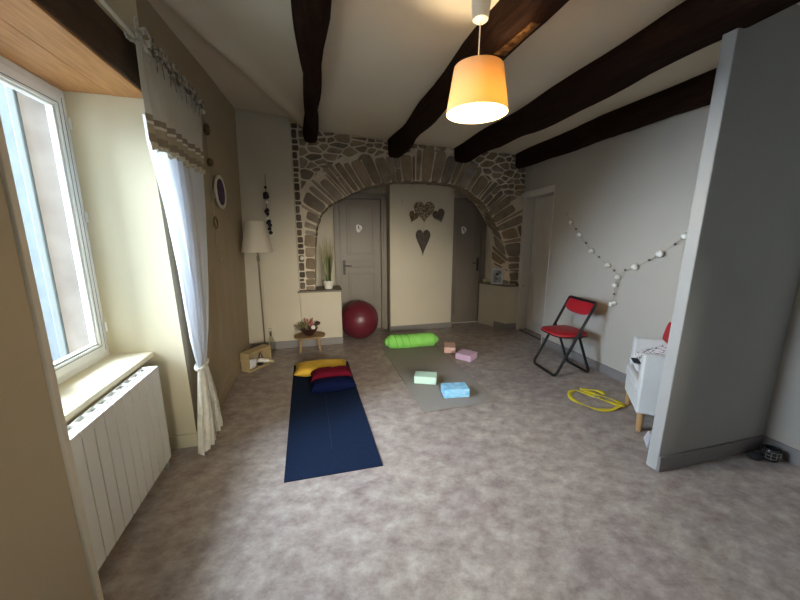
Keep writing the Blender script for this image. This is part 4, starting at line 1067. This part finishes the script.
# ------------------------------------------------------------------ armchair behind the partition
am = thing('armchair', (2.33, 1.79, 0), 'small cream armchair with wooden legs half hidden behind the partition', 'armchair')
w1 = Vector((.62, .78)).normalized(); dd = Vector((w1.y, -w1.x))     # across the front, and towards the back
XA = Matrix(((w1.x, dd.x, 0, 2.325), (w1.y, dd.y, 0, 1.795), (0, 0, 1, 0), (0, 0, 0, 1)))
WA, DA = .53, .40
MB().box((.0, 0, .16), (.07, DA, .635)).build('armrest', M['chaircloth'], am, XA, bevel=.015)
MB().box((WA - .07, 0.03, .16), (WA, DA, .635)).build('armrest', M['chaircloth'], am, XA, bevel=.015)
MB().box((.07, DA - .08, .16), (WA - .07, DA, .66)).build('backrest', M['chaircloth'], am, XA, bevel=.02)
MB().box((.07, .005, .16), (WA - .07, DA - .08, .30)).build('seat_base', M['chaircloth'], am, XA, bevel=.01)
MB().box((.07, -.008, .30), (WA - .07, DA - .08, .40)).build('seat_cushion', M['chaircloth'], am, XA, bevel=.025)
for a, c in ((.045, .045), (WA - .045, .05), (.045, DA - .045), (WA - .045, DA - .045)):
    MB().lathe([(0, 0), (.019, 0), (.025, .16), (0, .16)], XA @ Vector((a, c, 0)), 14).build('leg', M['beech'], am)
b = MB(); b.grid(lambda u, v: XA @ Vector((lerp(.085, .445, u), lerp(.01, .26, v), .445 + .009 * math.sin(u * 13 + v * 8) + .008 * math.sin(v * 17))), 20, 14)
tag(b.build('throw_sheet', M['sheet'], solid=.004), 'crumpled white sheet over the seat of the armchair', 'throw')
def arm_cushion(label, c, hx, hy, hz, M2, mt):
    b = MB()
    for sgn in (1, -1):
        b.grid(lambda u, v: ((u * 2 - 1) * hx, (v * 2 - 1) * hy, sgn * hz * (max(0, (1 - (u * 2 - 1) ** 4)) * max(0, (1 - (v * 2 - 1) ** 4))) ** .45), 16, 16)
    return tag(b.build('cushion', M[mt], None, XA @ Matrix.Translation(c) @ M2), label, 'cushion', 'cushions on the armchair')
arm_cushion('black and white patterned cushion leaning in the armchair', (.265, .155, .555), .175, .13, .034, Matrix.Rotation(R(26), 4, 'X'), 'pattern')
arm_cushion('plain black cushion under the patterned one on the armchair', (.34, .035, .4700), .055, .030, .0115, Matrix.Rotation(R(0), 4, 'X'), 'blackcloth')
arm_cushion('red cushion standing upright behind the patterned one on the armchair', (.30, .235, .725), .15, .08, .024, Matrix.Rotation(R(80), 4, 'X'), 'redcloth')
tag(MB().hexa([(2.25, 1.62, 0), (2.32, 1.575, 0), (2.40, 1.68, 0), (2.34, 1.72, 0)], [(2.31, 1.645, .07), (2.33, 1.635, .07), (2.37, 1.69, .07), (2.35, 1.70, .07)]).build('folded_card', M['cardm']), 'folded white card standing on the floor under the armchair', 'card')

# ------------------------------------------------------------------ jar and cable in the right corner
jr = thing('glass_jar', (2.90, 1.30, 0), 'dark glass candle jar standing in the corner by the partition', 'jar')
jx, jy = 2.945, 1.315
MB().lathe([(0, .001), (.040, .001), (.048, .02), (.048, .075), (.040, .085), (.036, .085), (.043, .07), (.043, .02), (0, .01)], (jx, jy, 0), 24).build('jar_body', mat('smoked_glass', (.02, .02, .022), .08), jr)
b = MB()
for k in range(12):
    a = 2 * PI * k / 12; b.box((-.002, -.0495, .02), (.002, -.0475, .07), 0, Matrix.Translation((jx, jy, 0)) @ Matrix.Rotation(a, 4, 'Z'))
for z_ in (.022, .045, .07): b.tube([(jx + .0495 * math.cos(2 * PI * k / 20), jy + .0495 * math.sin(2 * PI * k / 20), z_) for k in range(20)], .0015, 6, closed=True)
b.build('metal_lattice', M['chrome'], jr)
b = MB(); b.ball((2.845, 1.345, .022), (.045, .04, .022), 14)
tag(b.build('black_pouch', M['blackcloth']), 'crumpled black pouch on the floor behind the glass jar', 'pouch')

# ------------------------------------------------------------------ daylight, with an added rear fill sun
wd = bpy.data.worlds.new('sky'); scn.world = wd; wd.use_nodes = True
nt = wd.node_tree; bg = nt.nodes['Background']
bg.inputs[0].default_value = (.74, .87, 1, 1); bg.inputs[1].default_value = 3.4
def sun(name, d, e, ang, c):
    l = bpy.data.lights.new(name, 'SUN'); l.energy = e; l.angle = R(ang); l.color = c
    o = bpy.data.objects.new(name, l); o.rotation_euler = Vector(d).to_track_quat('-Z', 'Y').to_euler(); o.location = (-5, 1, 6); col.objects.link(o)
sun('hazy_daylight', (1, -.16, -.48), 61, 74, (.76, .87, 1))
sun('rear_fill_sun', (.0, 1, -.19), 13, 24, (1, .88, .70))  # added fill sun, brightens the arch and back of the room

# ------------------------------------------------------------------ camera
cam = bpy.data.cameras.new('camera'); co = bpy.data.objects.new('camera', cam); col.objects.link(co)
cam.sensor_width = 36; cam.sensor_fit = 'HORIZONTAL'; cam.lens = 331 / 800 * 36; cam.clip_start = .03
co.location = (0, 0, 1.5); co.rotation_euler = (R(90 - 11.11), 0, R(-14.462))
scn.camera = co
scn.view_settings.view_transform = 'Standard'; scn.view_settings.look = 'None'; scn.view_settings.gamma = 1; scn.view_settings.use_curve_mapping = False
scn.view_settings.exposure = 0.0
cy = scn.cycles
cy.use_denoising = True; cy.max_bounces = 12; cy.diffuse_bounces = 8; cy.transmission_bounces = 8; cy.transparent_max_bounces = 16; cy.caustics_reflective = False; cy.caustics_refractive = False
cy.sample_clamp_indirect = 6
